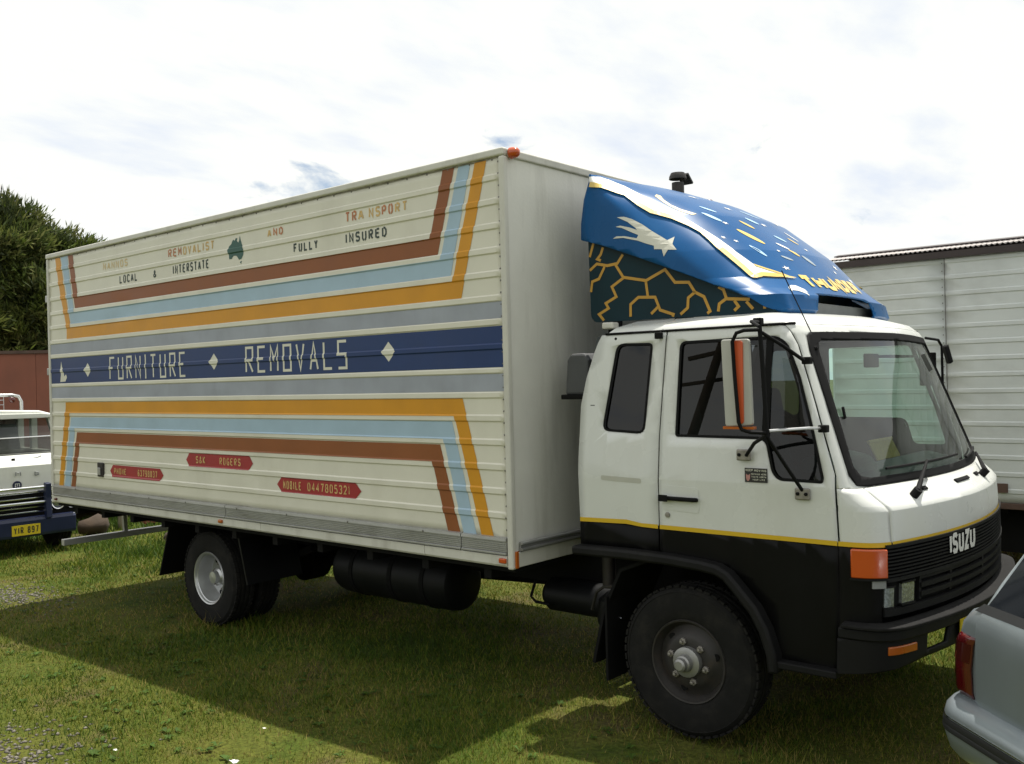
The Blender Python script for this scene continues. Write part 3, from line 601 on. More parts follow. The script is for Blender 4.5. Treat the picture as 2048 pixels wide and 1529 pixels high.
# exhaust stack between cab and box
ex = MB().tube([(.16, 1.74, 1.2), (.16, 1.74, 3.36)], .045, 14); exo = O('exhaust_stack', ex, 'steel_dark', TRUCK, smooth=40)
O('rain_cap', MB().lathe([(.001, .05), (.05, .045), (.062, .02), (.064, .0)], (.16, 1.74, 3.385), 'z', 14), 'steel_dark', exo, smooth=40)
O('rain_flap', MB().obox((.175, 1.82, 3.395), (.0, .035, -.03), (.045, 0, 0), (0, .004, .006)), 'steel_dark', exo)

# chassis
for y in (.84, 1.58): O('chassis_rail', MB().box(-6.05, 1.9, y, y+.075, .56, .79), 'chassis', TRUCK)
for x in (-5.9, -4.6, -2.7, -1.0, .1, 1.2): O('crossmember', MB().box(x, x+.08, .915, 1.58, .60, .76), 'chassis', TRUCK)
for x in rng(-5.8, -.3, .55): O('floor_bearer', MB().box(x, x+.06, .06, WD-.06, .735, .80), 'chassis', TRUCK)
tk = O('fuel_tank', MB().lathe([(.001, -.66), (.16, -.655), (.20, -.63), (.212, -.58), (.212, .58), (.20, .63), (.16, .655), (.001, .66)], (-1.80, .78, .47), 'x', 28), 'tank_black', TRUCK, smooth=35)
for x in (-2.20, -1.75, -1.40): O('tank_strap', MB().lathe([(.213, -.022), (.218, -.02), (.218, .02), (.213, .022)], (x, .78, .47), 'x', 28), 'rubber', tk)
O('tank_cap', MB().lathe([(.05, 0), (.05, .03), (.001, .035)], (-1.25, .60, .64), 'z', 14), 'steel_dark', tk)
O('air_tank', MB().lathe([(.001, -.3), (.08, -.29), (.11, -.25), (.11, .25), (.08, .29), (.001, .3)], (-.02, .72, .52), 'x', 20), 'tank_black', TRUCK, smooth=35)
O('fuel_filter', MB().lathe([(.001, .17), (.035, .17), (.05, .155), (.05, .12), (.042, .115), (.042, -.08), (.001, -.09)], (.30, .55, .74), 'z', 16), 'steel_dark', TRUCK, smooth=35)
O('steering_box', MB().lathe([(.001, -.12), (.09, -.11), (.12, -.02), (.11, .1), (.05, .15), (.001, .15)], (.42, .45, .52), 'z', 16), 'tank_black', TRUCK, smooth=35)
O('brake_pipe', MB().tube([(.30, .36, .56), (.36, .33, .68), (.42, .32, .72), (.55, .31, .74)], .009, 6), 'steel_dark', TRUCK)
O('brake_pipe', MB().tube([(.42, .33, .64), (.50, .31, .58), (.55, .30, .555), (.47, .31, .55)], .006, 6), 'chrome', TRUCK)
O('air_hose', MB().tube([(-.33, .6, .62), (-.34, .56, .52), (-.30, .56, .49), (-.2, .58, .48)], .01, 6), 'rubber', TRUCK)
O('gearbox', MB().lathe([(.001, -.5), (.12, -.5), (.16, -.3), (.2, .1), (.24, .4), (.24, .5), (.001, .5)], (.55, 1.25, .55), 'x', 16), 'chassis', TRUCK, smooth=35)
O('prop_shaft', MB().tube([(.1, 1.25, .52), (-3.5, 1.25, .33)], .05, 10), 'chassis', TRUCK)
# wheels
def tyre_prof(Ro, Ri, wd):
    p = [(Ri, .012), (Ri+.012, .004), (Ri+.05, -.002), (Ri+.09, -.004), (Ro-.05, 0), (Ro-.03, .003), (Ro-.028, .0), (Ro-.015, .010)]
    p += [(Ro-.004, .02)]
    for q in (.27, .5, .73):
        c = q*wd; p += [(Ro, c-.010), (Ro-.014, c-.007), (Ro-.014, c+.007), (Ro, c+.010)]
    p += [(Ro-.004, wd-.02), (Ro-.015, wd-.010), (Ro-.05, wd), (Ri+.05, wd), (Ri, wd-.012), (Ri-.01, wd*.5)]
    return p
def lugs(mb, Ro, wd, n=54):                               # shoulder blocks
    for k_ in range(n):
        a = 2*math.pi*k_/n; d = Vector((math.cos(a), 0, math.sin(a))); t = Vector((-math.sin(a), 0, math.cos(a)))
        for y in (.028, wd-.028): mb.obox(d*(Ro+.0005)+Vector((0, y, 0)), d*.006, t*(math.pi*Ro/n*.72), Vector((0, .016, 0)))
    return mb
TY = mesh_of(lugs(MB().lathe(tyre_prof(.40, .2217, .20), (0, 0, 0), 'y', 56), .40, .20), 'tyre', 'tyre', 40)
RIMF = mesh_of(MB().lathe([(.226, .010), (.2217, .002), (.214, .004), (.208, .02), (.196, .035), (.19, .055), (.165, .048), (.145, .03), (.125, .018), (.085, .018), (.001, .018)], (0, 0, 0), 'y', 48), 'rim', 'steel_dark', 35)
HUBF = mesh_of(MB().lathe([(.082, .02), (.080, -.012), (.066, -.018), (.048, -.02), (.044, -.050), (.036, -.058), (.034, -.082), (.024, -.09), (.001, -.09)], (0, 0, 0), 'y', 24), 'hub', 'hub_metal', 35)
NUT = mesh_of(MB().lathe([(.020, .02), (.020, -.006), (.016, -.010), (.009, -.010), (.009, -.026), (.001, -.028)], (0, 0, 0), 'y', 6), 'nut', 'nut')
HOLE = mesh_of(MB().lathe([(.020, .004), (.020, -.0015), (.001, -.0015)], (0, 0, 0), 'y', 14), 'hand_hole', 'rubber')  # solid dark disc, the darkness of the opening put into its colour
RIMR = mesh_of(MB().lathe([(.226, .008), (.2217, -.002), (.212, .002), (.206, .018), (.200, .022), (.196, .05), (.192, .07), (.190, .13), (.18, .15), (.15, .155), (.10, .145), (.001, .145)], (0, 0, 0), 'y', 48), 'rim', 'silver', 35)
HUBR = mesh_of(MB().lathe([(.075, .15), (.072, .09), (.055, .075), (.05, .04), (.001, .035)], (0, 0, 0), 'y', 24), 'hub', 'silver', 35)
def wheel(x, y, z, sg, rear=False, spin=0):
    rz = 0 if sg > 0 else math.pi
    wh = O('wheel', RIMR if rear else RIMF, None, TRUCK, loc=(x, y, z), rot=(0, spin, rz))
    O('tyre', TY, None, wh); O('hub', HUBR if rear else HUBF, None, wh)
    for k_ in range(6):
        a = 2*math.pi*k_/6; r_ = .108
        O('wheel_nut', NUT, None, wh, loc=(r_*math.cos(a), .13 if rear else .012, r_*math.sin(a)))
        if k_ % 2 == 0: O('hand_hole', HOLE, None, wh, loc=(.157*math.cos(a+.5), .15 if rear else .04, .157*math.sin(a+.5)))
    return wh
XF, XR = 1.06, -3.585
wheel(XF, .165, gz(XF)+.40, 1, spin=.25); wheel(XF, WD-.165, gz(XF)+.40, -1)
wheel(XR, .165, gz(XR)+.40, 1, True, .3); wheel(XR, WD-.165, gz(XR)+.40, -1, True)
wheel(XR, .42, gz(XR)+.40, 1, True); wheel(XR, WD-.42, gz(XR)+.40, -1, True)
O('rear_axle', MB().lathe([(.001, -.9), (.07, -.9), (.08, -.2), (.19, -.1), (.19, .1), (.08, .2), (.07, .9), (.001, .9)], (XR, 1.2475, gz(XR)+.40), 'y', 20), 'chassis', TRUCK, smooth=40)
O('front_axle', MB().box(XF-.05, XF+.05, .3, WD-.3, .30, .42), 'chassis', TRUCK)
for y in (.78, 1.66): O('leaf_spring', MB().sweepxz([(XR-.62, .55), (XR-.3, .44), (XR, .40), (XR+.3, .44), (XR+.62, .55)], .06, y, y+.06), 'chassis', TRUCK)
# guards and flaps at the rear wheels
for ys in ((.19, .74), (WD-.74, WD-.19)):
    O('mudflap', MB().add([(-4.21, ys[0], .80), (-4.21, ys[1], .80), (-4.43, ys[1], .25), (-4.43, ys[0], .25), (-4.225, ys[0], .80), (-4.225, ys[1], .80), (-4.445, ys[1], .25), (-4.445, ys[0], .25)], [(0, 1, 2, 3), (7, 6, 5, 4), (0, 3, 7, 4), (1, 5, 6, 2), (3, 2, 6, 7), (0, 4, 5, 1)]), 'rubber', TRUCK)
    O('mudguard', MB().add([(-3.20, ys[0], .80), (-3.20, ys[1], .80), (-3.06, ys[1], .33), (-3.06, ys[0], .33), (-3.18, ys[0], .80), (-3.18, ys[1], .80), (-3.04, ys[1], .33), (-3.04, ys[0], .33)], [(0, 1, 2, 3), (7, 6, 5, 4), (0, 3, 7, 4), (1, 5, 6, 2), (3, 2, 6, 7), (0, 4, 5, 1)]), 'tank_black', TRUCK)
# rear under-run bar
O('underrun_bar', MB().box(-6.13, -6.07, .062, WD-.062, .385, .447), 'alu', TRUCK, bevel=.004)
for y in (.73, WD-.77): O('underrun_strut', MB().bar((-6.10, y, .447), (-6.10, y-.02, .80), .04, .04), 'alu', TRUCK)

# ---------------------------------------------------------------- cab
USTEP = [q*.25 for q in range(-4, 77)]
ZSTEP = sorted(set(rng(.45, 1.149, .12)+rng(1.149, 1.40, .03)+rng(1.40, 2.165, .09)+[1.295, 1.318, 2.165, 2.20, 2.222, 2.245, 2.262, 2.28, 2.29, 2.30, 2.305]))
XSTEP = rng(.3, 1.6, .13)+rng(1.62, 2.1, .04)
def cs(x, z, off=0, far=False):
    q = CAB.side(x, z, off); return (q[0], WD-q[1], q[2]) if far else q
def cu(u, z, off=0): return CAB.pt(u, z, off)
SEAMX = [(2.30, 1.56), (2.215, 1.60), (2.19, 1.635), (2.165, 1.655), (2.10, 1.69), (1.825, 1.78), (1.467, 1.891), (1.127, 1.905), (.45, 1.905)]   # front edge of the door (z, x)
def seamx(z):
    for (z1, x1), (z0, x0) in zip(SEAMX, SEAMX[1:]):
        if z >= z0: return x0+(x1-x0)*(z-z0)/(z1-z0)
    return SEAMX[-1][1]
def seamu(z): return CAB.u_of_x(seamx(z), z)
REARX = [(2.205, .50), (2.12, .46), (1.96, .405), (1.80, .372), (1.5, .367), (1.14, .375)]
DOORX = [(2.205, .937), (1.633, .909), (1.14, .909), (.98, .906)]
QWIN = rrect([(.612, 2.152), (.853, 2.146), (.815, 1.640), (.528, 1.654)], [.05, .03, .05, .05])
DWIN = rrect([(1.024, 2.146), (1.585, 2.150), (1.640, 2.110), (1.706, 1.949), (1.776, 1.703), (1.838, 1.445), (1.832, 1.420), (1.607, 1.423), (1.569, 1.461), (1.536, 1.605), (1.510, 1.626), (1.009, 1.630)], [.04, .05, .05, .02, .02, .02, .02, .05, .03, .03, .03, .02])
G = .005
def cabside(far):
    f = lambda o_: (lambda x, z: cs(x, z, o_, far)); W = lambda mb, tr, o_=0: wrap(mb, tr, XSTEP, ZSTEP, f(o_), flip=far)
    # cab quarter panel
    q = [(x, z) for z, x in REARX][::-1]+[(x-G, z) for z, x in DOORX[:3]]
    q = [(.376, 1.142)]+[(x, z) for z, x in REARX[::-1][1:]]+[(DOORX[0][1]-G, 2.205), (DOORX[1][1]-G, 1.633), (DOORX[2][1]-G, 1.142)]
    qp = O('cab_quarter_panel', W(MB(), tess(dens(q, .2), [QWIN])), 'white_cab', TRUCK, smooth=40, merge=True, solid=.014, fixn=False)
    # door, white upper part
    d = [(DOORX[2][1]+G, 1.142), (1.905-G, 1.142), (1.898-G, 1.30), (1.891-G, 1.467), (1.78-G, 1.825), (1.69-G, 2.10), (1.655-G, 2.165), (1.62, 2.198), (1.58, 2.205), (DOORX[0][1]+G, 2.205), (DOORX[1][1]+G, 1.633)]
    dr = O('door', W(MB(), tess(dens(d, .2), [DWIN])), 'white_cab', TRUCK, smooth=40, merge=True, solid=.014, fixn=False)
    arch = [(.906+G, .99), (1.185, .985), (1.289, .975), (1.378, .915), (1.501, .79), (1.575, .60), (1.592, .50)]
    O('lower_door_panel', W(MB(), tess(dens([(1.905-G, .50), (1.905-G, 1.139), (.909+G, 1.139)]+arch, .15))), 'black_cab', dr, smooth=40, merge=True, solid=.014, fixn=False)
    O('lower_quarter_panel', W(MB(), tess([(.376, .985), (.906-G, .985), (.909-G, 1.139), (.376, 1.139)])), 'black_cab', qp, smooth=40, merge=True, solid=.014, fixn=False)
    st = [[(.378, 1.127), (.70, 1.137), (.80, 1.128), (.903, 1.126), (.903, 1.149), (.80, 1.148), (.70, 1.161), (.378, 1.151)], [(.915, 1.126), (1.899, 1.126), (1.899, 1.149), (.915, 1.149)]]
    O('coach_line', W(MB(), tess(st[0]), .003), 'yellow_stripe', qp, smooth=40, merge=True, fixn=False); O('coach_line', W(MB(), tess(st[1]), .003), 'yellow_stripe', dr, smooth=40, merge=True, fixn=False)
    gm = 'glass_clear' if far else 'glass_side'
    g1 = O('window_pane', W(MB(), tess(QWIN), -.010), gm, qp, smooth=40, merge=True, fixn=False); g2 = O('window_pane', W(MB(), tess(DWIN), -.010), gm, dr, smooth=40, merge=True, fixn=False)
    for win, par in ((QWIN, qp), (DWIN, dr)):
        c_ = (sum(a for a, b in win)/len(win), sum(b for a, b in win)/len(win)); inn = []
        for i in range(len(win)):
            a = Vector(win[i-1]); p_ = Vector(win[i]); b = Vector(win[(i+1) % len(win)]); t = (b-a).normalized(); n_ = Vector((-t.y, t.x))
            if n_.dot(Vector(c_)-p_) < 0 and par is qp: n_ = -n_
            inn.append(tuple(p_+n_*(.014 if area2(win) > 0 else -.014)) if par is dr else tuple(p_+n_*.014))
        O('window_seal', W(MB(), tess(win, [inn]), .002), 'rubber', par, smooth=40, merge=True, fixn=False)
    # quarter light divider and dark door inner panel seen through the low front glass
    if not far: O('window_divider', W(MB(), tess([(1.508, 1.63), (1.548, 1.61), (1.560, 2.147), (1.525, 2.147)]), -.004), 'rubber', dr, smooth=40, merge=True, fixn=False)
    lin = tess(dens([(.39, 1.02), (1.86, 1.02), (1.86, 1.45), (1.62, 2.18), (.53, 2.18), (.40, 1.8)], .2), [rrect([(.63, 2.13), (.84, 2.125), (.80, 1.66), (.55, 1.67)], .04), rrect([(1.04, 2.13), (1.60, 2.13), (1.74, 1.72), (1.80, 1.47), (1.60, 1.47), (1.53, 1.64), (1.03, 1.645)], .03)])
    O('door_lining', W(MB(), lin, -.035), 'interior', TRUCK, merge=True, fixn=False)
    # wheel-arch flare
    y0, y1 = (.085, .22) if not far else (WD-.22, WD-.085)
    O('wheel_arch_flare', MB().sweepxz([(.36, .968), (.737, .975), (1.0, .972), (1.185, .962), (1.28, .950), (1.335, .925), (1.39, .87), (1.48, .775), (1.535, .68), (1.575, .56), (1.583, .47)], .055, y0, y1), 'black_plastic', TRUCK, smooth=50, bevel=.015)
    yy = (.2, .7) if not far else (WD-.7, WD-.2)
    O('wheel_arch_liner', MB().sweepxz([(.42, .30), (.50, .62), (.62, .86), (.85, .955), (1.15, .955), (1.35, .85), (1.50, .66), (1.56, .45)], .02, *yy), 'rubber', TRUCK)
    ys = .10 if not far else WD-.30
    O('step', MB().box(1.60, 1.90, ys, ys+.2, .50, .535), 'black_plastic', TRUCK, bevel=.006)
    O('front_mudflap', MB().box(.52, .535, *((.18, .5) if not far else (WD-.5, WD-.18)), .22, .7), 'rubber', TRUCK)
    return qp, dr
QP, DR = cabside(False); cabside(True)
# rear wall of the cab, floor, bulkhead pieces
O('cab_rear_wall', MB().prism([(.20, 1.0), (WD-.20, 1.0), (WD-.20, 1.8), (WD-.28, 2.2), (.28, 2.2), (.20, 1.8)], 'x', .44, .47), 'interior', TRUCK)
O('cab_floor', MB().box(.46, 1.95, .22, WD-.22, .98, 1.01), 'interior', TRUCK)
# roof
mb = MB()
tz = [z for z in ZSTEP if z >= 2.205]; us = [q*.5 for q in range(-2, 39)]
for z0, z1 in zip([2.207]+tz, tz):
    for a, b in zip(us, us[1:]): mb.add([cu(a, z0), cu(b, z0), cu(b, z1), cu(a, z1)], [(0, 1, 2, 3)])
ring = [cu(a, tz[-1]) for a in us]; mb.add(ring, [tuple(range(len(ring)))])
for z0, z1 in zip([2.207]+tz, tz): mb.add([cu(-1, z0), cu(-1, z1), cu(19, z1), cu(19, z0)], [(0, 1, 2, 3)])
roof = O('cab_roof', mb, 'white_cab', TRUCK, smooth=50, merge=True)
gut = [cu(u, 2.206, .006) for u in [q*.25 for q in range(-4, 10)]]
O('roof_gutter', MB().tube(gut, .007, 6), 'rubber', roof); O('roof_gutter', MB().tube([(x, WD-y, z) for x, y, z in gut], .007, 6), 'rubber', roof)
O('roof_lining', MB().box(.56, 1.62, .36, WD-.36, 2.17, 2.185), 'interior', roof)
# front: white above the coach line
def frontpoly(z0, z1, inset=0):
    zz = rng(z0, z1, .06); return [(seamu(z)+inset, z) for z in zz][::-1]+[(18-seamu(z)-inset, z) for z in zz]
WSO = [(2.25, 1.46), (2.7, 1.412), (3.6, 1.400), (9, 1.397), (14.4, 1.400), (15.3, 1.412), (15.75, 1.46), (15.25, 2.08), (15.0, 2.145), (14.6, 2.163), (9, 2.172), (3.4, 2.163), (3.0, 2.145), (2.75, 2.08)]
WSI = [(3.0, 1.50), (3.35, 1.452), (4.0, 1.440), (9, 1.437), (14, 1.440), (14.65, 1.452), (15.0, 1.50), (14.45, 2.06), (14.25, 2.11), (13.9, 2.125), (9, 2.134), (4.1, 2.125), (3.75, 2.11), (3.55, 2.06)]
WSO = dens(WSO, .5); WSI = dens(WSI, .5)
wf = lambda o_: (lambda u, z: cu(u, z, o_))
US2 = [q*.25 for q in range(0, 73)]
def sheet(name, poly, holes, mat, par, off=0, solid=.014, label=None):
    o = O(name, wrap(MB(), tess(poly, holes), US2, ZSTEP, wf(off)), mat, par, smooth=40, merge=True, solid=solid, fixn=False)
    if label: o['label'] = label
    return o
SEA = 3.22
PIL = [(seamu(z)+.05, z) for z in rng(1.142, 1.42, .05)]
# corner panels (to the seam at u=SEA) and the centre panel below the windscreen; pillars and header as one windscreen surround
for sg in (0, 1):
    mir = (lambda u: 18-u) if sg else (lambda u: u)
    cp_ = [(mir(seamu(z)+.06), z) for z in rng(1.142, 1.398, .04)]+[(mir(SEA-.04), 1.398), (mir(SEA-.04), 1.142)]
    sheet('corner_panel', cp_ if sg else cp_[::-1], [], 'white_cab', TRUCK)
sheet('front_panel', [(SEA+.04, 1.142), (18-SEA-.04, 1.142), (18-SEA-.04, 1.398), (SEA+.04, 1.398)], [], 'white_cab', TRUCK)
surround = [(seamu(z)+.06, z) for z in rng(1.4, 2.205, .06)][::-1]+[(18-seamu(z)-.06, z) for z in rng(1.4, 2.205, .06)]
bot = [(u, 1.402) for u in ()]
WSX = [(max(u, 0), max(z, 1.4005)) for u, z in WSO]
sheet('windscreen_surround', surround, [WSX], 'white_cab', TRUCK)
ws = sheet('windscreen', WSI, [], 'glass_ws', TRUCK, -.006, 0)
sheet('windscreen_seal', WSX, [WSI], 'rubber', ws, .004, .02)
sheet('coach_line', [(.03, 1.126), (SEA-.04, 1.126), (SEA-.04, 1.149), (.03, 1.149)], [], 'yellow_stripe', TRUCK, .003, 0)
sheet('coach_line', [(SEA+.04, 1.126), (17.97, 1.126), (17.97, 1.149), (SEA+.04, 1.149)], [], 'yellow_stripe', TRUCK, .003, 0)
# black lower front
sheet('lower_corner_panel', [(.03, .58), (2.55, .58), (2.55, 1.139), (.03, 1.139)], [], 'black_cab', TRUCK)
sheet('lower_corner_panel', [(15.45, .58), (17.97, .58), (17.97, 1.139), (15.45, 1.139)], [], 'black_cab', TRUCK)
sheet('grille_backing', [(2.58, .75), (15.42, .75), (15.42, 1.139), (2.58, 1.139)], [], 'black_cab', TRUCK, -.02)
def strip(name, u0, u1, z0, z1, o0, o1, mat, par=TRUCK, st=.35, bevel=0, obl=None):   # a closed bar following the front
    us_ = rng(u0, u1, st); mb = MB(); v = []
    for u in us_:
        k0 = o0(u) if callable(o0) else o0; k1 = o1(u) if callable(o1) else o1
        v += [cu(u, z0, k0), cu(u, z0, k1), cu(u, z1, k1), cu(u, z1, k0)]
    f = []
    for i in range(len(us_)-1):
        for k_ in range(4): f.append((4*i+k_, 4*i+(k_+1) % 4, 4*i+4+(k_+1) % 4, 4*i+4+k_))
    n_ = len(us_); f += [(3, 2, 1, 0), tuple(4*n_-4+k_ for k_ in range(4))]
    return O(name, mb.add(v, f), mat, par, smooth=35, bevel=bevel)
grille = strip('grille_frame', 2.75, 15.25, 1.120, 1.136, -.015, .012, 'black_plastic')
for z in [.985+.0168*i for i in range(8)]: strip('grille_slat', 2.78, 15.22, z, z+.0075, -.015, .010, 'black_plastic', grille)
strip('grille_bar', 2.75, 15.25, .962, .979, -.015, .014, 'black_plastic', grille)
low = strip('lower_grille_frame', 5.15, 12.85, .945, .958, -.015, .006, 'black_plastic')
for z in (.862, .905): strip('lower_grille_bar', 5.2, 12.8, z, z+.022, -.015, .012, 'black_plastic', low)
for u in (5.15, 6.9, 9, 11.1, 12.75): strip('lower_grille_post', u, u+.12, .845, .957, -.015, .004, 'black_plastic', low, st=.06)
strip('headlamp_sill', 2.6, 15.4, .80, .832, -.015, .014, 'black_plastic')
for sg in (0, 1):
    mr = (lambda a, b: (18-b, 18-a)) if sg else (lambda a, b: (a, b))
    hb = strip('headlamp_housing', *mr(2.58, 5.1), .835, .96, -.03, -.012, 'chassis')
    for a, b, z0, z1 in ((2.64, 3.28, .842, .932), (3.79, 4.80, .848, .942)):
        h_ = strip('headlamp', *mr(a, b), z0, z1, -.012, .004, 'lens', TRUCK, .15); strip('headlamp_bezel', *mr(a-.05, b+.05), z1+.002, z1+.010, -.012, .010, 'black_plastic', h_, .2); strip('headlamp_bezel', *mr(a-.05, b+.05), z0-.010, z0-.002, -.012, .010, 'black_plastic', h_, .2)
    il = strip('indicator_lamp', *mr(.60, 2.72), .984, 1.120, -.01, .026, 'amber', TRUCK, .2, .006); strip('indicator_base', *mr(.55, 2.76), .972, .983, -.01, .02, 'black_plastic', il, .2); strip('corner_reflector', *mr(1.75, 2.68), .935, .970, -.01, .012, 'grey_panel', il, .2)
# maker's name
def name_letters():
    mb = MB(); glyph = [('I', 0, .34), ('S', .42, 1.26), ('U', 1.38, 2.2), ('Z', 2.30, 3.06), ('U', 3.16, 3.98)]
    # laid out in metres along the front, then turned into the surface parameter
    u0, u1 = 6.76, 8.38; tot = 3.98; width = .335
    for c, a, b in glyph:
        sw = .024; w_ = (b-a)/tot*width; xa = a/tot*width
        for li, pl in enumerate(FONT[c]):
            path = [(xa+sw/2+(w_-sw)*p_[0] if c != 'I' else xa+w_/2, 1.024+sw/2+(.105-sw)*p_[1]) for p_ in pl]
            for q in ribbon(path, sw):
                wrap(mb, [q], [], [], lambda x, z: cu(u0+(u1-u0)*x/width, z, .0165+.0008*li))
    return mb
O('maker_name', name_letters(), 'paint_white', grille, fixn=False)
# bumper
bo = lambda k_: (lambda u: k_+.045*(1-abs(u-9)/9)*0+(.02 if 1.5 < u < 16.5 else 0))
bump = strip('bumper_beam', .15, 17.85, .700, .752, -.02, lambda u: .055+.02*min(1, max(0, min(u, 18-u)/2)), 'black_plastic', TRUCK, .25, .008)
strip('bumper_tread', .3, 17.7, .754, .770, -.005, lambda u: .07+.02*min(1, max(0, min(u, 18-u)/2)), 'grey_rub', bump, .25, .004)
vh = [[(5.05, .612), (6.15, .618), (6.30, .694), (5.07, .692)], [(11.70, .694), (11.85, .618), (12.95, .612), (12.93, .692)]]
sheet('bumper_valance', [(.15, .53), (2.5, .560), (4.8, .585), (7, .592), (11, .592), (13.2, .585), (15.5, .560), (17.85, .53), (17.85, .698), (.15, .698)], [rrect(vh[0], .02), rrect(vh[1], .02)], 'black_plastic', bump, .058, .02)
for a, b in ((2.5, 4.17), (13.83, 15.5)): strip('fog_indicator', a, b, .632, .672, .05, .066, 'amber_dark', bump, .2, .004)
plate = strip('number_plate', 6.66, 8.7, .612, .716, .076, .080, 'plate_yellow', bump, .2)
mb = MB()
for qs, ly in text_quads('BC', 0, .155, .632, .700, .014, gap=.3):
    wrap(mb, qs, [], [], lambda x, z: cu(6.86+x*5.1, z, .0822+.0006*ly))
O('plate_lettering', mb, 'plate_black', plate, fixn=False)
O('underbody_valance', MB().box(1.62, 1.75, .25, WD-.25, .62, .65), 'chassis', TRUCK)
O('radiator', MB().box(1.75, 1.83, .8, 1.7, .64, .95), 'chassis', TRUCK)
# wipers
def wiper(u, z, u2, z2, ub, zb_, ue, ze):
    a = Vector(cu(u, z, .035)); b = Vector(cu(u2, z2, .03))
    o = O('wiper_arm', MB().tube([cu(u, z, .02), a, (a*.3+b*.7), b], [.016, .015, .009, .007], 8), 'rubber', TRUCK)
    O('wiper_pivot', MB().tube([cu(u, z, -.01), cu(u, z, .045)], .022, 10), 'rubber', o)
    O('wiper_blade', MB().tube([cu(ub+(ue-ub)*t, zb_+(ze-zb_)*t, .012) for t in (0, .25, .5, .75, 1)], .007, 6), 'rubber', o)
wiper(5.6, 1.338, 7.35, 1.475, 5.2, 1.47, 9.6, 1.475); wiper(10.6, 1.345, 12.2, 1.44, 10.4, 1.445, 14.0, 1.46)
for u, l in ((6.3, .3), (8.4, .9), (10.0, .35)):
    strip('scuttle_vent', u, u+l, 1.352, 1.366, -.006, .010, 'rubber', TRUCK, .15, .003)
# door furniture
hd = O('door_handle', MB().box(.930, 1.160, .128, .154, 1.288, 1.310), 'rubber', DR, bevel=.008); O('handle_pad', MB().box(.928, .985, .122, .128, 1.282, 1.318), 'rubber', hd, bevel=.004)
O('handle_recess', MB().prism(rrect([(.932, 1.235), (1.158, 1.228), (1.158, 1.362), (.932, 1.368)], .02), 'y', .1590, .1575), 'white_cab', DR)
O('door_lock', MB().lathe([(.014, .004), (.014, -.006), (.001, -.007)], (.966, .158, 1.207), 'y', 14), 'nut', DR)
sp_ = O('sticker', MB().box(1.427, 1.55, .1560, .1585, 1.409, 1.481), 'plate_black', DR)
def flat_text(txt, x0, x1, z0, z1, sw, y, mat, par, **k):
    mb = MB()
    for qs, ly in text_quads(txt, x0, x1, z0, z1, sw, **k): wrap(mb, qs, [], [], lambda x, z: (x, y-.0004*ly, z))
    return O('lettering', mb, mat, par, fixn=False)
flat_text('KEEP', 1.433, 1.472, 1.465, 1.476, .0022, .1552, 'letter_cream', sp_); flat_text('MOVING', 1.480, 1.545, 1.464, 1.475, .0022, .1552, 'letter_cream', sp_)
for t, a, b, z in (('NOTHING HERE', 1.462, 1.546, 1.447), ('THATS WORTH', 1.464, 1.544, 1.433), ('YOUR LIFE', 1.470, 1.537, 1.419)): flat_text(t, a, b, z, z+.008, .0016, .1552, 'letter_cream', sp_)
O('sticker_hand', MB().prism(rrect([(1.434, 1.452), (1.440, 1.446), (1.450, 1.446), (1.457, 1.453), (1.455, 1.425), (1.448, 1.415), (1.440, 1.415), (1.434, 1.428)], .003), 'y', .1548, .1556), 'sticker_pink', sp_)
O('pull_recess', MB().prism(rrect([(.53, 1.375), (.80, 1.368), (.80, 1.395), (.53, 1.402)], .012), 'y', .1585, .1596), 'recess_shade', QP)  # flat strip, the shade of the scoop is put into its colour
lens('quarter_screw', (.60, CAB.side(.60, 2.18)[1], 2.18), .008, .004, 'y', -1, 'rubber', QP)
# intake snorkel behind the cab
sn = O('intake_snorkel', MB().prism([(.15, 1.86), (.32, 1.86), (.33, 2.07), (.30, 2.11), (.20, 2.11), (.17, 2.07)], 'y', .34, .52), 'snorkel_grey', TRUCK, bevel=.015)
O('snorkel_skirt', MB().box(.13, .34, .325, .535, 1.832, 1.862), 'rubber', sn, bevel=.005)
O('intake_duct', MB().box(.22, .36, .40, .60, .95, 1.84), 'rubber', TRUCK, bevel=.02)
# driver-side mirror with its arms
YM = -.13
mirror = O('door_mirror', MB().prism(rrect([(1.466, 2.128), (1.612, 2.126), (1.622, 1.716), (1.480, 1.708)], .015), 'y', YM-.012, YM+.012), 'mirror_back', TRUCK, bevel=.005)
O('mirror_stripe', MB().prism(rrect([(1.536, 2.120), (1.584, 2.116), (1.580, 1.722), (1.545, 1.722)], .015), 'y', YM-.019, YM-.0125), 'mirror_orange', mirror)
O('mirror_base', MB().box(1.47, 1.63, YM-.016, YM+.014, 1.696, 1.708), 'amber_dark', mirror)
O('mirror_frame', MB().tube([(1.667, YM-.01, 2.166), (1.60, YM-.03, 2.166), (1.562, YM-.035, 2.155), (1.540, YM-.035, 2.115), (1.548, YM-.035, 1.95), (1.563, YM-.035, 1.73), (1.578, YM-.035, 1.695), (1.62, YM-.03, 1.683), (1.69, YM-.01, 1.680)], .0092, 8), 'rubber', TRUCK, smooth=60)
O('mirror_post', MB().tube([(1.664, YM, 2.185), (1.672, YM, 2.06), (1.69, YM, 1.66)], .0112, 8), 'rubber', TRUCK, smooth=60)
for pts in [[(1.664, YM, 2.18), (1.56, .0, 2.215), (1.505, .20, 2.222)], [(1.67, YM, 2.155), (1.72, 0, 2.09), (1.755, .15, 2.02)], [(1.69, YM, 1.672), (1.56, 0, 1.62), (1.45, .145, 1.555)], [(1.69, YM, 1.66), (1.72, -.02, 1.53), (1.735, .145, 1.385)]]:
    O('mirror_arm', MB().tube(pts, .0092, 8), 'rubber', TRUCK, smooth=60)
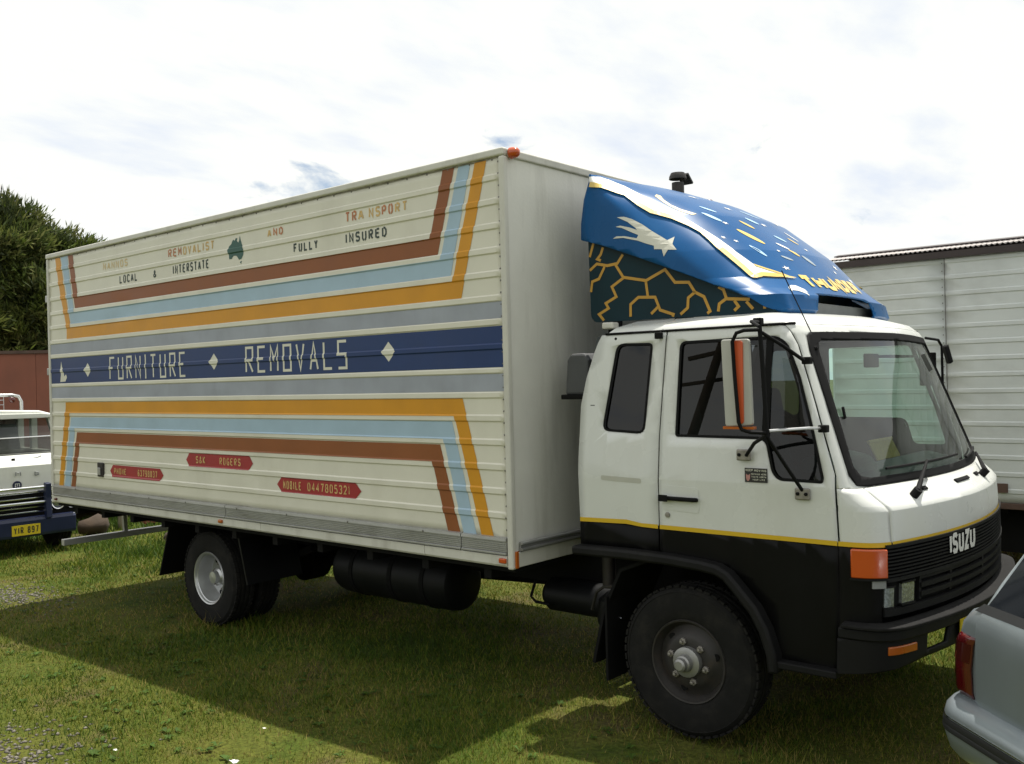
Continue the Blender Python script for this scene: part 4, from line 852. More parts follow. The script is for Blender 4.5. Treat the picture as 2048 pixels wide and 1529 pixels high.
O('mirror_stay', MB().tube([(1.70, YM, 1.69), (1.82, .05, 1.695), (1.845, .165, 1.688)], .007, 6), 'silver', TRUCK)
for x, z in ((1.427, 1.548), (1.735, 1.367)): mf = O('mirror_foot', MB().box(x-.038, x+.038, .140, .158, z-.03, z+.028), 'nut', TRUCK, bevel=.006); [O('foot_bolt', MB().lathe([(.009, .0), (.009, -.008), (.001, -.009)], (x+d, .140, z), 'y', 6), 'rubber', mf) for d in (-.02, .022)]
for x, z, y in ((1.757, 2.018, .2), (1.848, 1.687, .16), (1.505, 2.225, .20)): O('mirror_clamp', MB().box(x-.022, x+.022, y-.03, y+.01, z-.018, z+.018), 'rubber', TRUCK, bevel=.005)
# passenger-side mirror
y2 = WD+.10
O('door_mirror', MB().box(1.55, 1.66, y2-.01, y2+.012, 1.85, 2.08), 'rubber', TRUCK, bevel=.006)
O('mirror_arm', MB().tube([(1.70, WD-.25, 2.17), (1.72, WD-.05, 2.16), (1.70, y2, 2.12), (1.70, y2, 1.80)], .009, 8), 'rubber', TRUCK, smooth=60)
O('mirror_lens', MB().obox((1.80, WD-.13, 2.06), (.010, .010, .008), (-.02, .03, 0), (.015, .0, -.06)), 'rubber', TRUCK, bevel=.01)
# pillar details, aerial, fairing strap
O('pillar_hook', MB().lathe([(.012, 0), (.014, -.012), (.006, -.018), (.001, -.018)], cu(CAB.u_of_x(1.735, 2.08)+.3, 2.08), 'y', 10), 'rubber', TRUCK)
O('pillar_vent', MB().obox(cu(CAB.u_of_x(1.865, 1.76)+.2, 1.755, .004), (.006, 0, .002), (0, .010, 0), (-.006, 0, .03)), 'rubber', TRUCK, bevel=.006)
O('aerial', MB().tube([(1.735, .30, 2.16), (1.60, .27, 2.48)], .003, 5), 'rubber', TRUCK)
# interior
for y in (.32, 1.50): st_ = O('seat', MB().box(.85, 1.30, y, y+.62, 1.02, 1.28), 'seat', TRUCK, bevel=.05); O('backrest', MB().prism([(.72, 1.2), (.86, 1.22), (.76, 1.86), (.62, 1.86)], 'y', y+.03, y+.59), 'seat', st_, bevel=.04)
O('dashboard', MB().prism([(1.62, 1.02), (1.90, 1.02), (1.95, 1.34), (1.90, 1.395), (1.70, 1.44), (1.60, 1.38)], 'y', .30, WD-.30), 'dash', TRUCK, bevel=.03)
O('instrument_hood', MB().prism([(1.60, 1.40), (1.84, 1.42), (1.80, 1.50), (1.66, 1.53), (1.58, 1.50)], 'y', .45, .95), 'dash', TRUCK, bevel=.03)
sw_ = O('steering_wheel', MB().tube([(1.50+.23*math.cos(a)*.55, .66+.23*math.sin(a), 1.56+.23*math.cos(a)*-.83) for a in [2*math.pi*i/28 for i in range(28)]], .014, 8, closed=True), 'rubber', TRUCK, smooth=60)
O('steering_boss', MB().tube([(1.50, .66, 1.56), (1.66, .66, 1.40)], .045, 10), 'rubber', sw_); O('steering_spoke', MB().bar((1.50, .44, 1.56), (1.50, .88, 1.56), .03, .02), 'rubber', sw_)
pq = O('dash_plaque', MB().obox((1.945, .70, 1.552), (.0, .17, 0), (-.022, 0, .046), (.004, 0, .002)), 'plaque', TRUCK, bevel=.003)
O('plaque_edge', MB().obox((1.924, .70, 1.600), (.0, .172, 0), (-.003, 0, .006), (.006, 0, .003)), 'letter_gold', pq)
O('rear_view_mirror', MB().box(1.70, 1.715, 1.10, 1.32, 1.98, 2.06), 'interior', TRUCK, bevel=.01)
O('sun_visor', MB().box(1.60, 1.72, 1.5, 2.0, 2.04, 2.055), 'interior', TRUCK)

# ---------------------------------------------------------------- fairing on the cab roof
FU = [q*.2 for q in range(-5, 96)]; FZ = sorted(set(rng(2.275, 2.49, .03)+rng(2.49, 3.205, .045)+[2.30, 2.38, 2.42, 2.66, 2.90, 3.05, 3.16]))
fm = lambda o_: (lambda u, z: FAIR.pt(u, z, o_))
LIP = [(.24, 2.806), (.414, 2.752), (.675, 2.651), (.927, 2.55), (1.157, 2.455), (1.27, 2.415), (1.37, 2.365), (1.44, 2.315)]
LIP = [(a[0]+(b[0]-a[0])*t/8, a[1]+(b[1]-a[1])*t/8) for a, b in zip(LIP, LIP[1:]) for t in range(8)]+[LIP[-1]]
near = [(FAIR.u_of_x(max(x, FAIR.plan(z)[0]), z), z) for x, z in LIP]
near[0] = (-1, 2.806); edge = near+[(2.6, 2.282)]
vent = [(5.65, 2.276), (5.78, 2.33), (5.98, 2.396), (7, 2.398), (9, 2.398), (10.4, 2.394), (10.9, 2.375), (11.3, 2.33), (11.5, 2.276)]
shell = edge+[(4, 2.277), (5.2, 2.276)]+vent+[(12.3, 2.276), (14, 2.277)]+[(18-u, z) for u, z in edge][::-1]+[(19, 3.204), (9, 3.204), (-1, 3.204)]
FAIRO = O('roof_fairing', wrap(MB(), tess(dens(shell, .6)), FU, FZ, fm(0)), 'fair_blue', TRUCK, smooth=45, merge=True, solid=.012, fixn=False)
mb = MB(); mb.add([FAIR.pt(u, 3.204) for u in [q*.5 for q in range(-2, 39)]], [tuple(range(41))]); O('fairing_top_cap', mb, 'fair_blue', FAIRO, fixn=False)
def fdecal(name, polys, mat, off=.002, par=FAIRO, label=None):
    mb = MB()
    for tr, ly in polys: wrap(mb, tr, FU, FZ, fm(off+.0006*ly))
    o = O(name, mb, mat, par, smooth=45, merge=True, fixn=False)
    if label: o['label'] = label
    return o
# flowing white band edged in gold along the shoulder
wl = [(-.2, 3.136), (1.5, 3.112), (2.09, 3.096), (2.80, 3.05), (2.69, 2.974), (2.75, 2.92), (3.32, 2.876), (3.65, 2.821), (3.77, 2.777), (3.69, 2.722), (3.57, 2.672), (3.58, 2.60), (3.58, 2.542), (3.54, 2.482), (3.75, 2.487), (4.17, 2.499), (4.9, 2.493), (5.66, 2.482)]
wu = [(2.6, 3.19), (3.2, 3.17), (3.61, 3.12), (3.66, 3.022), (3.73, 2.931), (3.92, 2.849), (4.04, 2.78), (4.12, 2.73), (4.14, 2.646), (4.32, 2.567), (4.7, 2.541), (5.25, 2.511), (5.66, 2.482)]
band = wl+wu[::-1][1:]+[(-.2, 3.186)]
for mir in (False, True):
    mf_ = (lambda q: [(18-u, z) for u, z in q]) if mir else (lambda q: q)
    fdecal('shoulder_band', [(tess(mf_(band)), 0)], 'paint_white')
    den = [(p_[0]+(q_[0]-p_[0])*t/6, p_[1]+(q_[1]-p_[1])*t/6) for p_, q_ in zip(wl, wl[1:]) for t in range(6)]+[wl[-1]]
    P3 = [Vector(FAIR.pt(18-u if mir else u, z, .0095)) for u, z in den]; N3 = [(Vector(FAIR.pt(18-u if mir else u, z, .02))-Vector(FAIR.pt(18-u if mir else u, z))).normalized() for u, z in den]
    mb = MB(); v = []
    for i, p_ in enumerate(P3):
        t = (P3[min(i+1, len(P3)-1)]-P3[max(i-1, 0)]).normalized(); sd = t.cross(N3[i])*(.016*(1 if i < len(P3)-8 else (len(P3)-i)/8)); v += [p_-sd, p_+sd]
    mb.add(v, [(2*i, 2*i+1, 2*i+3, 2*i+2) for i in range(len(P3)-1)])
    O('band_edge', mb, 'paint_yellow', FAIRO, fixn=True)
    fdecal('band_edge', [(tess(mf_([(4.32, 2.567), (4.7, 2.541), (5.25, 2.511), (5.66, 2.482), (5.25, 2.500), (4.7, 2.528), (4.33, 2.552)])), 0)], 'paint_yellow', .0042)
# shooting star on the side
COM = [(.516, 2.908), (.564, 2.905), (.618, 2.884), (.688, 2.843), (.751, 2.798), (.812, 2.759), (.852, 2.733), (.885, 2.752), (.886, 2.708), (.918, 2.671), (.868, 2.676), (.845, 2.639), (.829, 2.683), (.780, 2.688), (.777, 2.709), (.730, 2.725), (.667, 2.751), (.565, 2.779), (.494, 2.782), (.519, 2.793), (.578, 2.787), (.661, 2.765), (.670, 2.783), (.615, 2.809), (.557, 2.838), (.511, 2.851), (.544, 2.854), (.615, 2.833), (.659, 2.814), (.646, 2.829), (.588, 2.872)]
mb = MB(); wrap(mb, tess(COM), rng(.3, 1.1, .06), FZ, lambda x, z: FAIR.side(x, z, .003)); O('shooting_star', mb, 'letter_cream', FAIRO, fixn=False)
mb = MB(); wrap(mb, tess(COM), rng(.3, 1.1, .06), FZ, lambda x, z: (lambda q: (q[0], WD-q[1], q[2]))(FAIR.side(x, z, .003)), flip=True); O('shooting_star', mb, 'letter_cream', FAIRO, fixn=False)
# planets, stars and comets on the top
def ellm(u, z, ru, rz, n=20): return [(u+ru*math.cos(2*math.pi*i/n), z+rz*math.sin(2*math.pi*i/n)) for i in range(n)]
def slant(u, z, ru, rz, n=20): return [(u+ru*math.cos(t)+ru*.35*math.sin(t), z-rz*math.cos(t)+rz*.30*math.sin(t)) for t in [2*math.pi*i/n for i in range(n)]]
def star(u, z, r_u, r_z, n=5): return [(u+r_u*(1 if i % 2 == 0 else .42)*math.cos(math.pi*i/n+.4), z+r_z*(1 if i % 2 == 0 else .42)*math.sin(math.pi*i/n+.4)) for i in range(2*n)]
for u, z, ru, rz, m_ in [(5.72, 2.751, .25, .047, 'paint_yellow'), (6.40, 2.842, .17, .026, 'paint_yellow'), (6.32, 2.615, .25, .013, 'paint_grey'), (8.63, 2.757, .22, .022, 'paint_yellow'), (7.14, 2.657, .18, .020, 'paint_yellow'), (7.75, 2.615, .25, .03, 'paint_grey'), (7.11, 2.879, .22, .02, 'paint_paleblue'), (9.6, 2.80, .25, .03, 'paint_white'), (5.59, 2.944, .15, .022, 'paint_paleblue'), (8.3, 2.95, .25, .03, 'paint_paleblue'), (5.1, 2.88, .2, .03, 'paint_paleblue'), (6.9, 2.70, .2, .02, 'paint_white'), (7.5, 2.76, .2, .02, 'paint_paleblue')]:
    fdecal('planet', [(tess(slant(u, z, ru, rz)), 0)], m_)
fdecal('ringed_planet', [(tess(slant(5.19, 2.652, .15, .034), [slant(5.15, 2.660, .07, .016)[::-1]]), 0)], 'paint_paleblue')
for u, z, a, b in [(5.73, 2.548, .20, .014), (4.40, 2.738, .10, .010), (4.73, 2.714, .10, .010), (6.20, 2.660, .10, .009), (5.34, 2.84, .12, .012), (8.9, 2.70, .2, .012), (7.65, 2.86, .2, .012), (10.6, 2.60, .2, .02), (9.9, 2.56, .15, .014), (7.2, 2.98, .2, .016), (6.4, 3.06, .2, .016), (10.2, 2.9, .2, .016), (11.2, 2.52, .25, .02)]:
    fdecal('star', [(tess(star(u, z, a, b)), 0)], 'paint_white')
fdecal('crescent_moon', [(tess([(4.46, 3.052), (4.25, 3.04), (4.10, 2.99), (4.07, 2.958), (4.13, 2.922), (4.35, 2.893), (4.60, 2.90), (4.46, 2.918), (4.30, 2.938), (4.24, 2.970), (4.34, 3.01), (4.55, 3.042)]), 0)], 'paint_yellow')
wing = [(4.32, 2.392), (4.63, 2.425), (4.95, 2.438), (5.2, 2.437), (5.46, 2.414), (5.41, 2.394), (5.33, 2.400), (5.27, 2.374), (5.13, 2.391), (4.9, 2.403), (4.6, 2.406)]
for mir in (False, True): fdecal('wing_emblem', [(tess([(18-u, z) for u, z in wing] if mir else wing), 0)], 'paint_white')
def thunder():
    mb = MB(); u0, u1 = 5.92, 11.0; n_ = 7; cw = (u1-u0)/n_
    for i, c in enumerate('THUNDER'):
        for li, pl in enumerate(FONT[c]):
            k_ = .10                                        # work in cells of equal aspect: x scaled so that a stroke looks even
            W_, H_ = .095, .084; sw = .026
            path = [(sw/2+(W_-sw)*a, sw/2+(H_-sw)*b) for a, b in pl]
            for q in ribbon(path, sw): wrap(mb, [q], [], [], lambda x, z: FAIR.pt(u0+cw*i+x/W_*cw*.90, 2.424+z, .0035+.0008*li))
    return mb
O('lettering', thunder(), 'paint_yellow', FAIRO, fixn=False)
# recessed grey panel in the front opening, dark green base with gold honeycomb
O('opening_panel', MB().box(1.50, 1.515, .70, WD-.70, 2.255, 2.352), 'grey_panel', TRUCK)
O('opening_back', MB().box(1.30, 1.31, .50, WD-.50, 2.29, 2.46), 'grey_panel', TRUCK)
base = [(.30, 2.33), (.33, 2.296), (1.40, 2.282), (1.50, 2.285), (1.44, 2.34), (1.28, 2.44), (.93, 2.58), (.42, 2.78), (.29, 2.83)]
for y0, y1, fl in ((.425, .44, 1), (WD-.44, WD-.425, -1)):
    fb = O('fairing_base', MB().prism(rrect(base, .015), 'y', y0, y1), 'fair_green', TRUCK)
    fb['label'] = 'dark green lower side of the fairing with gold honeycomb lines'
    HEX = [[(0.332, 2.779), (0.300, 2.695)], [(0.4, 2.744), (0.383, 2.703), (0.357, 2.678), (0.382, 2.666)], [(0.542, 2.686), (0.501, 2.637), (0.429, 2.631), (0.353, 2.649), (0.300, 2.614)], [(0.409, 2.626), (0.366, 2.557), (0.316, 2.544), (0.305, 2.482)], [(0.485, 2.636), (0.542, 2.551), (0.699, 2.518), (0.828, 2.57), (0.891, 2.491), (0.98, 2.484), (1.017, 2.425)], [(0.542, 2.548), (0.458, 2.502), (0.488, 2.44), (0.411, 2.406), (0.43, 2.375), (0.36, 2.343), (0.395, 2.304)], [(0.696, 2.518), (0.708, 2.42)], [(0.586, 2.315), (0.588, 2.387), (0.643, 2.425), (0.757, 2.417), (0.788, 2.341), (0.875, 2.31), (0.871, 2.297)], [(0.777, 2.361), (0.728, 2.322)], [(1.017, 2.425), (0.974, 2.397), (0.969, 2.341), (0.922, 2.307)], [(1.017, 2.425), (1.072, 2.396), (1.108, 2.313), (1.09, 2.302)], [(1.162, 2.443), (1.192, 2.426), (1.209, 2.376), (1.165, 2.349), (1.158, 2.308)], [(1.209, 2.374), (1.347, 2.361)], [(1.257, 2.361), (1.281, 2.327), (1.255, 2.306)], [(1.327, 2.351), (1.365, 2.308)], [(1.431, 2.33), (1.431, 2.305)]]
    yf = y0-.0015 if fl > 0 else y1+.0015
    for i, pl in enumerate(HEX):
        mb = MB()
        for q in ribbon(pl, .017): wrap(mb, [q], [], [], lambda x, z: (x, yf-fl*.0005*(i % 5), z), flip=fl < 0)
        O('honeycomb_line', mb, 'hex_gold', fb, fixn=False)
for x in (.42, .90, 1.30):
    for y in (.43, WD-.45): O('fairing_foot', MB().box(x, x+.09, y, y+.02, 2.20, 2.32), 'rubber', TRUCK)
O('fairing_strap', MB().tube([(.915, .40, 2.29), (.905, .30, 2.24), (.90, .215, 2.19)], .004, 5), 'rubber', TRUCK); O('strap_clamp', MB().box(.885, .925, .195, .225, 2.165, 2.20), 'rubber', TRUCK, bevel=.004)
O('roof_clearance_lamp', MB().box(.44, .52, .33, .40, 2.245, 2.285), 'trim_white', TRUCK, bevel=.01)

# ================================================================== white freight body parked beyond the truck
XB0, XB1, YB = .06, 6.4, 4.85; ZB0, ZB1 = .775, 2.98
FB = thing('freight_body', 'white ribbed freight body with corrugated roof standing beyond the truck cab', 'truck body', (3.2, YB+1.2, gz(3.2)))
FR = [ZB0+.10+.148*i for i in range(15)]
def frib(z):
    for c in FR:
        if abs(z-c) < .024: return .007*min(1, (.024-abs(z-c))/.009)
    return 0
FZB = sorted({round(c+d, 4) for c in FR for d in (-.024, -.015, .015, .024)})
joints = [XB0, 1.10, 2.35, 3.6, 4.85, XB1]
for a, b in zip(joints, joints[1:]):
    mb = wrap(MB(), tess([(a+.002, ZB0), (b-.002, ZB0), (b-.002, ZB1), (a+.002, ZB1)]), rng(a, b, .3), FZB, lambda x, z: (x, YB-frib(z)+.003*math.sin(x*2.3+z*3)*math.sin(z*5), z))
    pn = O('side_panel', mb, 'white_body', FB, smooth=35, merge=True, solid=.01, fixn=False)
    if b < 5:
        O('seam_strip', MB().box(b-.0025, b+.0025, YB-.0105, YB-.0085, ZB0, ZB1), 'rivet', pn)
        rv = MB()
        for z in rng(ZB0+.05, ZB1-.05, .075): rv.lathe([(.001, .004), (.004, .0035), (.0055, 0)], (b-.022, YB-.008, z), 'y', 6, sgn=-1)
        stuff(O('rivet_row', rv, 'rivet', pn))
O('end_wall', MB().box(XB0-.02, XB0, YB, YB+2.4, ZB0, ZB1), 'white_body', FB); O('end_wall', MB().box(XB1, XB1+.02, YB, YB+2.4, ZB0, ZB1), 'white_body', FB)
O('side_panel', MB().box(XB0, XB1, YB+2.4, YB+2.42, ZB0, ZB1), 'white_body', FB)
O('floor', MB().box(XB0, XB1, YB+.02, YB+2.38, ZB0, ZB0+.06), 'chassis', FB)
O('bottom_rail', MB().box(XB0-.02, XB1+.02, YB-.02, YB+.02, ZB0-.055, ZB0-.003), 'rust_dark', FB, bevel=.005)
O('eaves_flashing', MB().prism([(YB+.03, ZB1-.005), (YB-.05, ZB1-.008), (YB-.055, ZB1+.052), (YB+.03, ZB1+.060)], 'x', XB0-.08, XB1+.1), 'roof_flash', FB)
# corrugated iron laid on low purlins, with a capping along the top
mb = MB(); nc = 150; w0 = (XB1-XB0+.16)/nc; v = []; f = []
for i in range(nc*4+1):
    x = XB0-.08+w0*i/4; h = .0095*math.sin(i*math.pi/2); v += [(x, YB-.04, ZB1+.072+h), (x, YB+.40, ZB1+.150+h), (x, YB+2.45, ZB1+.072+h)]
for i in range(nc*4): f += [(3*i, 3*i+3, 3*i+4, 3*i+1), (3*i+1, 3*i+4, 3*i+5, 3*i+2)]
rf = O('corrugated_roof', mb.add(v, f), 'roof_iron', FB, smooth=60, fixn=False, solid=.002)
O('roof_capping', MB().prism([(YB+.28, ZB1+.140), (YB+.28, ZB1+.150), (YB+.40, ZB1+.175), (YB+.52, ZB1+.168), (YB+.52, ZB1+.158), (YB+.40, ZB1+.163)], 'x', XB0-.09, XB1+.1), 'roof_flash', FB)
O('roof_vent', MB().box(2.02, 2.2, YB+.3, YB+.5, ZB1+.12, ZB1+.215), 'roof_iron', FB, bevel=.01)
O('vent_grille', MB().box(1.50, 1.585, YB-.024, YB-.010, .865, .945), 'rust_dark', FB)
for x in (.5, 3.0): O('frame_rail', MB().box(XB0+.1, XB1-.1, YB+.5 if x < 1 else YB+1.7, YB+.6 if x < 1 else YB+1.8, .42, .72), 'chassis', FB)
for x in (.4, 1.5, 2.6, 3.7, 4.8, 5.9): O('cross_bearer', MB().box(x, x+.07, YB+.04, YB+2.36, .68, .772), 'chassis', FB)
O('tool_box', MB().box(.9, 2.7, YB+.25, YB+.8, .30, .70), 'chassis', FB)
TY2 = TY
for x in (.62, 5.3):
    for y, sg in ((YB+.1, 1), (YB+2.3, -1)):
        wh = O('wheel', RIMF, None, FB, loc=(x, y, gz(x)+.39), rot=(0, 0, 0 if sg > 0 else math.pi)); O('tyre', TY, None, wh)
    O('axle', MB().tube([(x, YB+.25, gz(x)+.39), (x, YB+2.15, gz(x)+.39)], .06, 10), 'chassis', FB)

# ================================================================== old white light truck behind, facing the same way
XM, YC = -9.38, .97; GM = gz(-10)
MZ = thing('light_truck', 'old white light truck with navy bull bar and yellow number plate behind the removals truck', 'truck', (-11.2, YC, GM))
hw = .80
O('cab_body', MB().prism([(XM-.02, .28), (XM, .55), (XM-.02, .98), (XM-.05, 1.03), (XM-.36, 1.13), (XM-1.75, 1.15), (XM-1.8, .2), (XM-.3, .1)], 'y', YC-hw, YC+hw), 'mazda_white', MZ, bevel=.05, bseg=4)
for y in (YC-hw+.03, YC+hw-.11):
    O('windscreen_pillar', MB().add([(XM-.36, y, 1.12), (XM-.36, y+.08, 1.12), (XM-.44, y+.08, 1.12), (XM-.44, y, 1.12), (XM-.70, y, 1.62), (XM-.70, y+.08, 1.62), (XM-.78, y+.08, 1.62), (XM-.78, y, 1.62)], [(0, 1, 5, 4), (1, 2, 6, 5), (2, 3, 7, 6), (3, 0, 4, 7)]), 'mazda_white', MZ)
    O('rear_pillar', MB().box(XM-1.8, XM-1.68, y, y+.08, 1.12, 1.64), 'mazda_white', MZ); O('door_pillar', MB().box(XM-1.30, XM-1.22, y, y+.08, 1.12, 1.64), 'mazda_white', MZ)
O('cab_roof', MB().prism([(YC-hw+.02, 1.60), (YC+hw-.02, 1.60), (YC+hw-.04, 1.64), (YC+hw-.25, 1.70), (YC, 1.725), (YC-hw+.25, 1.70), (YC-hw+.04, 1.64)], 'x', XM-1.82, XM-.62), 'mazda_white', MZ, bevel=.02, smooth=60)
O('roof_visor', MB().prism([(YC-hw+.0, 1.595), (YC+hw-.0, 1.595), (YC+hw-.02, 1.635), (YC+hw-.25, 1.66), (YC, 1.668), (YC-hw+.25, 1.66), (YC-hw+.02, 1.635)], 'x', XM-.62, XM-.585), 'mazda_white', MZ, bevel=.008)
O('windscreen', MB().add([(XM-.40, YC-hw+.1, 1.125), (XM-.40, YC+hw-.1, 1.125), (XM-.72, YC+hw-.1, 1.605), (XM-.72, YC-hw+.1, 1.605)], [(0, 1, 2, 3)]), 'glass_mid', MZ)
O('rear_window', MB().add([(XM-1.74, YC-hw+.1, 1.16), (XM-1.74, YC+hw-.1, 1.16), (XM-1.74, YC+hw-.1, 1.6), (XM-1.74, YC-hw+.1, 1.6)], [(0, 1, 2, 3)]), 'glass_side', MZ)
O('rear_wall', MB().box(XM-1.8, XM-1.76, YC-.25, YC+.25, 1.12, 1.62), 'interior', MZ)
O('dashboard', MB().box(XM-.75, XM-.42, YC-hw+.06, YC+hw-.06, 1.0, 1.135), 'interior', MZ)
for y in (YC-.55, YC+.12): O('seat', MB().prism([(XM-1.55, 1.0), (XM-1.25, 1.0), (XM-1.42, 1.5), (XM-1.6, 1.5)], 'y', y, y+.46), 'seat', MZ, bevel=.04)
bug = O('insect_screen', MB().add([(XM-.30, YC-hw+.02, 1.06), (XM-.30, YC+hw-.02, 1.06), (XM-.36, YC+hw-.02, 1.345), (XM-.36, YC-hw+.02, 1.345)], [(0, 1, 2, 3)]), 'glass_bug', MZ)
O('screen_edge', MB().tube([(XM-.36, YC-hw+.02, 1.35), (XM-.36, YC+hw-.02, 1.35)], .008, 6), 'chrome', bug)
stk = O('bonnet_sticker', MB().box(XM-.272, XM-.27, YC-.13, YC+.14, 1.015, 1.10), 'grey_panel', MZ)
def yz_text(txt, y0, y1, z0, z1, sw, x, mat, par, **k):
    mb = MB()
    for qs, ly in text_quads(txt, y0, y1, z0, z1, sw, **k): wrap(mb, qs, [], [], lambda y, z: (x+.0006*ly, y, z))
    return O('lettering', mb, mat, par, fixn=False)
yz_text('Buzz', YC-.03, YC+.10, 1.035, 1.09, .009, XM-.268, 'letter_dark', stk)
O('sticker_mark', MB().lathe([(.028, 0), (.028, .002), (.001, .002)], (XM-.27, YC-.08, 1.06), 'x', 12), 'letter_dark', stk)
O('bonnet_catch', MB().box(XM-.14, XM-.12, YC-.03, YC+.01, 1.05, 1.085), 'rubber', MZ)
for y0, z in ((YC-.035, .86), (YC+.21, .85), (YC+.50, .845)):
    O('bonnet_letter', MB().tube([(XM+.002, y0, z), (XM+.002, y0, z+.05), (XM+.002, y0+.03, z+.03), (XM+.002, y0+.06, z+.05), (XM+.002, y0+.06, z)] if y0 < YC else [(XM+.002, y0, z), (XM+.002, y0, z+.045), (XM+.002, y0+.05, z+.03), (XM+.002, y0+.05, z+.01), (XM+.002, y0, z)] if y0 < YC+.4 else [(XM+.002, y0, z), (XM+.002, y0+.03, z+.05), (XM+.002, y0+.06, z)], .007, 6), 'grey_panel', MZ)
em = O('bonnet_emblem', MB().lathe([(.058, 0), (.058, .008), (.001, .010)], (XM-.004, YC-.02, .735), 'x', 24), 'navy_bar', MZ, smooth=40)
mb = MB(); [wrap(mb, qs, [], [], lambda y, z: (XM+.0075+.0006*ly, y, z)) for qs, ly in text_quads('m', YC-.05, YC+.01, .708, .765, .007)]; O('emblem_mark', mb, 'paint_white', em, fixn=False)
O('bonnet_trim', MB().box(XM-.01, XM+.02, YC-hw+.02, YC+hw-.02, .615, .645), 'chrome', MZ, bevel=.008)
O('grille_backing', MB().box(XM-.01, XM+.004, YC-hw+.03, YC+hw-.03, .30, .61), 'chassis', MZ)
for z in (.36, .42, .48, .54): O('grille_bar', MB().box(XM+.004, XM+.02, YC-.42, YC+.42, z, z+.018), 'chrome', MZ, bevel=.004)
for y in (YC-.72, YC-.54, YC+.50, YC+.68):
    h_ = O('headlamp', MB().lathe([(.082, 0), (.075, .012), (.04, .024), (.001, .028)], (XM+.004, y, .46), 'x', 20), 'lens', MZ, smooth=50)
    O('headlamp_rim', MB().lathe([(.082, 0), (.094, .004), (.092, .022), (.080, .018)], (XM+.004, y, .46), 'x', 20), 'chrome', h_, smooth=50)
O('bumper', MB().prism([(XM+.02, .05), (XM+.13, .06), (XM+.145, .10), (XM+.145, .27), (XM+.12, .31), (XM+.02, .31)], 'y', YC-hw+.0, YC+hw-.12), 'navy_bar', MZ, bevel=.012)
for y in (YC-.42, YC+.28):
    O('bull_bar_post', MB().prism([(XM+.10, .28), (XM+.17, .28), (XM+.15, .55), (XM+.16, .74), (XM+.08, .75), (XM+.07, .55)], 'y', y, y+.075), 'navy_bar', MZ, bevel=.01)
for z, x_ in ((.695, .11), (.50, .11)): O('bull_bar_rail', MB().tube([(XM+x_, YC-.75, z-.01), (XM+x_, YC-.42, z), (XM+x_, YC+.42, z), (XM+x_, YC+.75 if z > .6 else YC+.32, z-.01)], .02, 10), 'chrome', MZ, smooth=60)
pl2 = O('number_plate', MB().box(XM+.148, XM+.152, YC-.16, YC+.20, .09, .225), 'plate_yellow', MZ)
yz_text('YIR 897', YC-.135, YC+.175, .115, .20, .013, XM+.1535, 'plate_black', pl2, gap=.4)
rk = O('roof_rack', MB().tube([(XM-1.9, YC-.72, 1.1), (XM-1.9, YC-.72, 1.86), (XM-1.9, YC-.66, 1.92), (XM-1.9, YC+.70, 1.92), (XM-1.9, YC+.79, 1.90), (XM-1.9, YC+.83, 1.82), (XM-1.9, YC+.83, 1.1)], .026, 10), 'silver', MZ, smooth=60)
for z in (1.78, 1.85): O('rack_wire', MB().tube([(XM-1.9, YC-.70, z), (XM-1.9, YC+.58, z)], .005, 5), 'silver', rk)
for y in rng(YC-.66, YC+.58, .1): O('rack_wire', MB().tube([(XM-1.9, y, 1.7), (XM-1.9, y, 1.91)], .005, 5), 'silver', rk)
lens('work_lamp', (XM-1.86, YC+.68, 1.85), .045, .03, 'x', 1, 'red_lamp_dark', MZ)
O('side_mirror', MB().box(XM-.45, XM-.42, YC+hw-.08, YC+hw-.02, 1.02, 1.12), 'grey_panel', MZ, bevel=.01)
O('tray', MB().box(XM-4.2, XM-1.95, YC-.85, YC+.85, .62, .70), 'steel_dark', MZ)
O('tray_side', MB().box(XM-4.2, XM-1.95, YC+.83, YC+.86, .70, 1.02), 'mazda_white', MZ); O('tray_side', MB().box(XM-4.2, XM-1.95, YC-.86, YC-.83, .70, 1.02), 'mazda_white', MZ)
O('chassis_frame', MB().box(XM-4.1, XM-.2, YC-.4, YC+.4, .2, .45), 'chassis', MZ)
for x in (XM-.35, XM-3.2):
    for y, sg in ((YC-.72, 1), (YC+.72, -1)):
        wh = O('wheel', RIMF, None, MZ, loc=(x, y, gz(x)+.32), rot=(0, 0, 0 if sg > 0 else math.pi)); wh.scale = (.8, .95, .8); O('tyre', TY, None, wh)
    O('axle', MB().tube([(x, YC-.6, gz(x)+.32), (x, YC+.6, gz(x)+.32)], .05, 8), 'chassis', MZ)
O('wiper', MB().tube([(XM-.22, YC+.15, 1.06), (XM-.16, YC+.30, 1.07), (XM-.2, YC+.38, 1.09)], .008, 6), 'grey_panel', MZ)

# ================================================================== silver wagon in the right foreground
CA = -math.atan2(.68, .73)
CAR = thing('station_wagon', 'silver station wagon with red tail lamp parked in front of the truck bumper', 'car', (2.53, -.11, gz(2.53)-.02), CA)
def rring(x0, x1, y0, y1, r, n=5):
    out = []
    for cx, cy, a0 in ((x1-r, y0+r, -90), (x1-r, y1-r, 0), (x0+r, y1-r, 90), (x0+r, y0+r, 180)):
        for k_ in range(n+1): a = R(a0+90*k_/n); out.append((cx+r*math.cos(a), cy+r*math.sin(a)))
    return out
def cloft(levels, cap=True):
    mb = MB(); n = None; v = []
    for z, a in levels:
        r_ = rring(*a); n = len(r_); v += [(x, y, z) for x, y in r_]
    f = []
    for i in range(len(levels)-1): f += [(i*n+k_, i*n+(k_+1) % n, (i+1)*n+(k_+1) % n, (i+1)*n+k_) for k_ in range(n)]
    if cap: f += [tuple(range(n))[::-1], tuple((len(levels)-1)*n+k_ for k_ in range(n))]
    return mb.add(v, f)
def CO(name, mb, mat, par=None, **k): return O(name, mb, mat, par or CAR, local=True, **k)
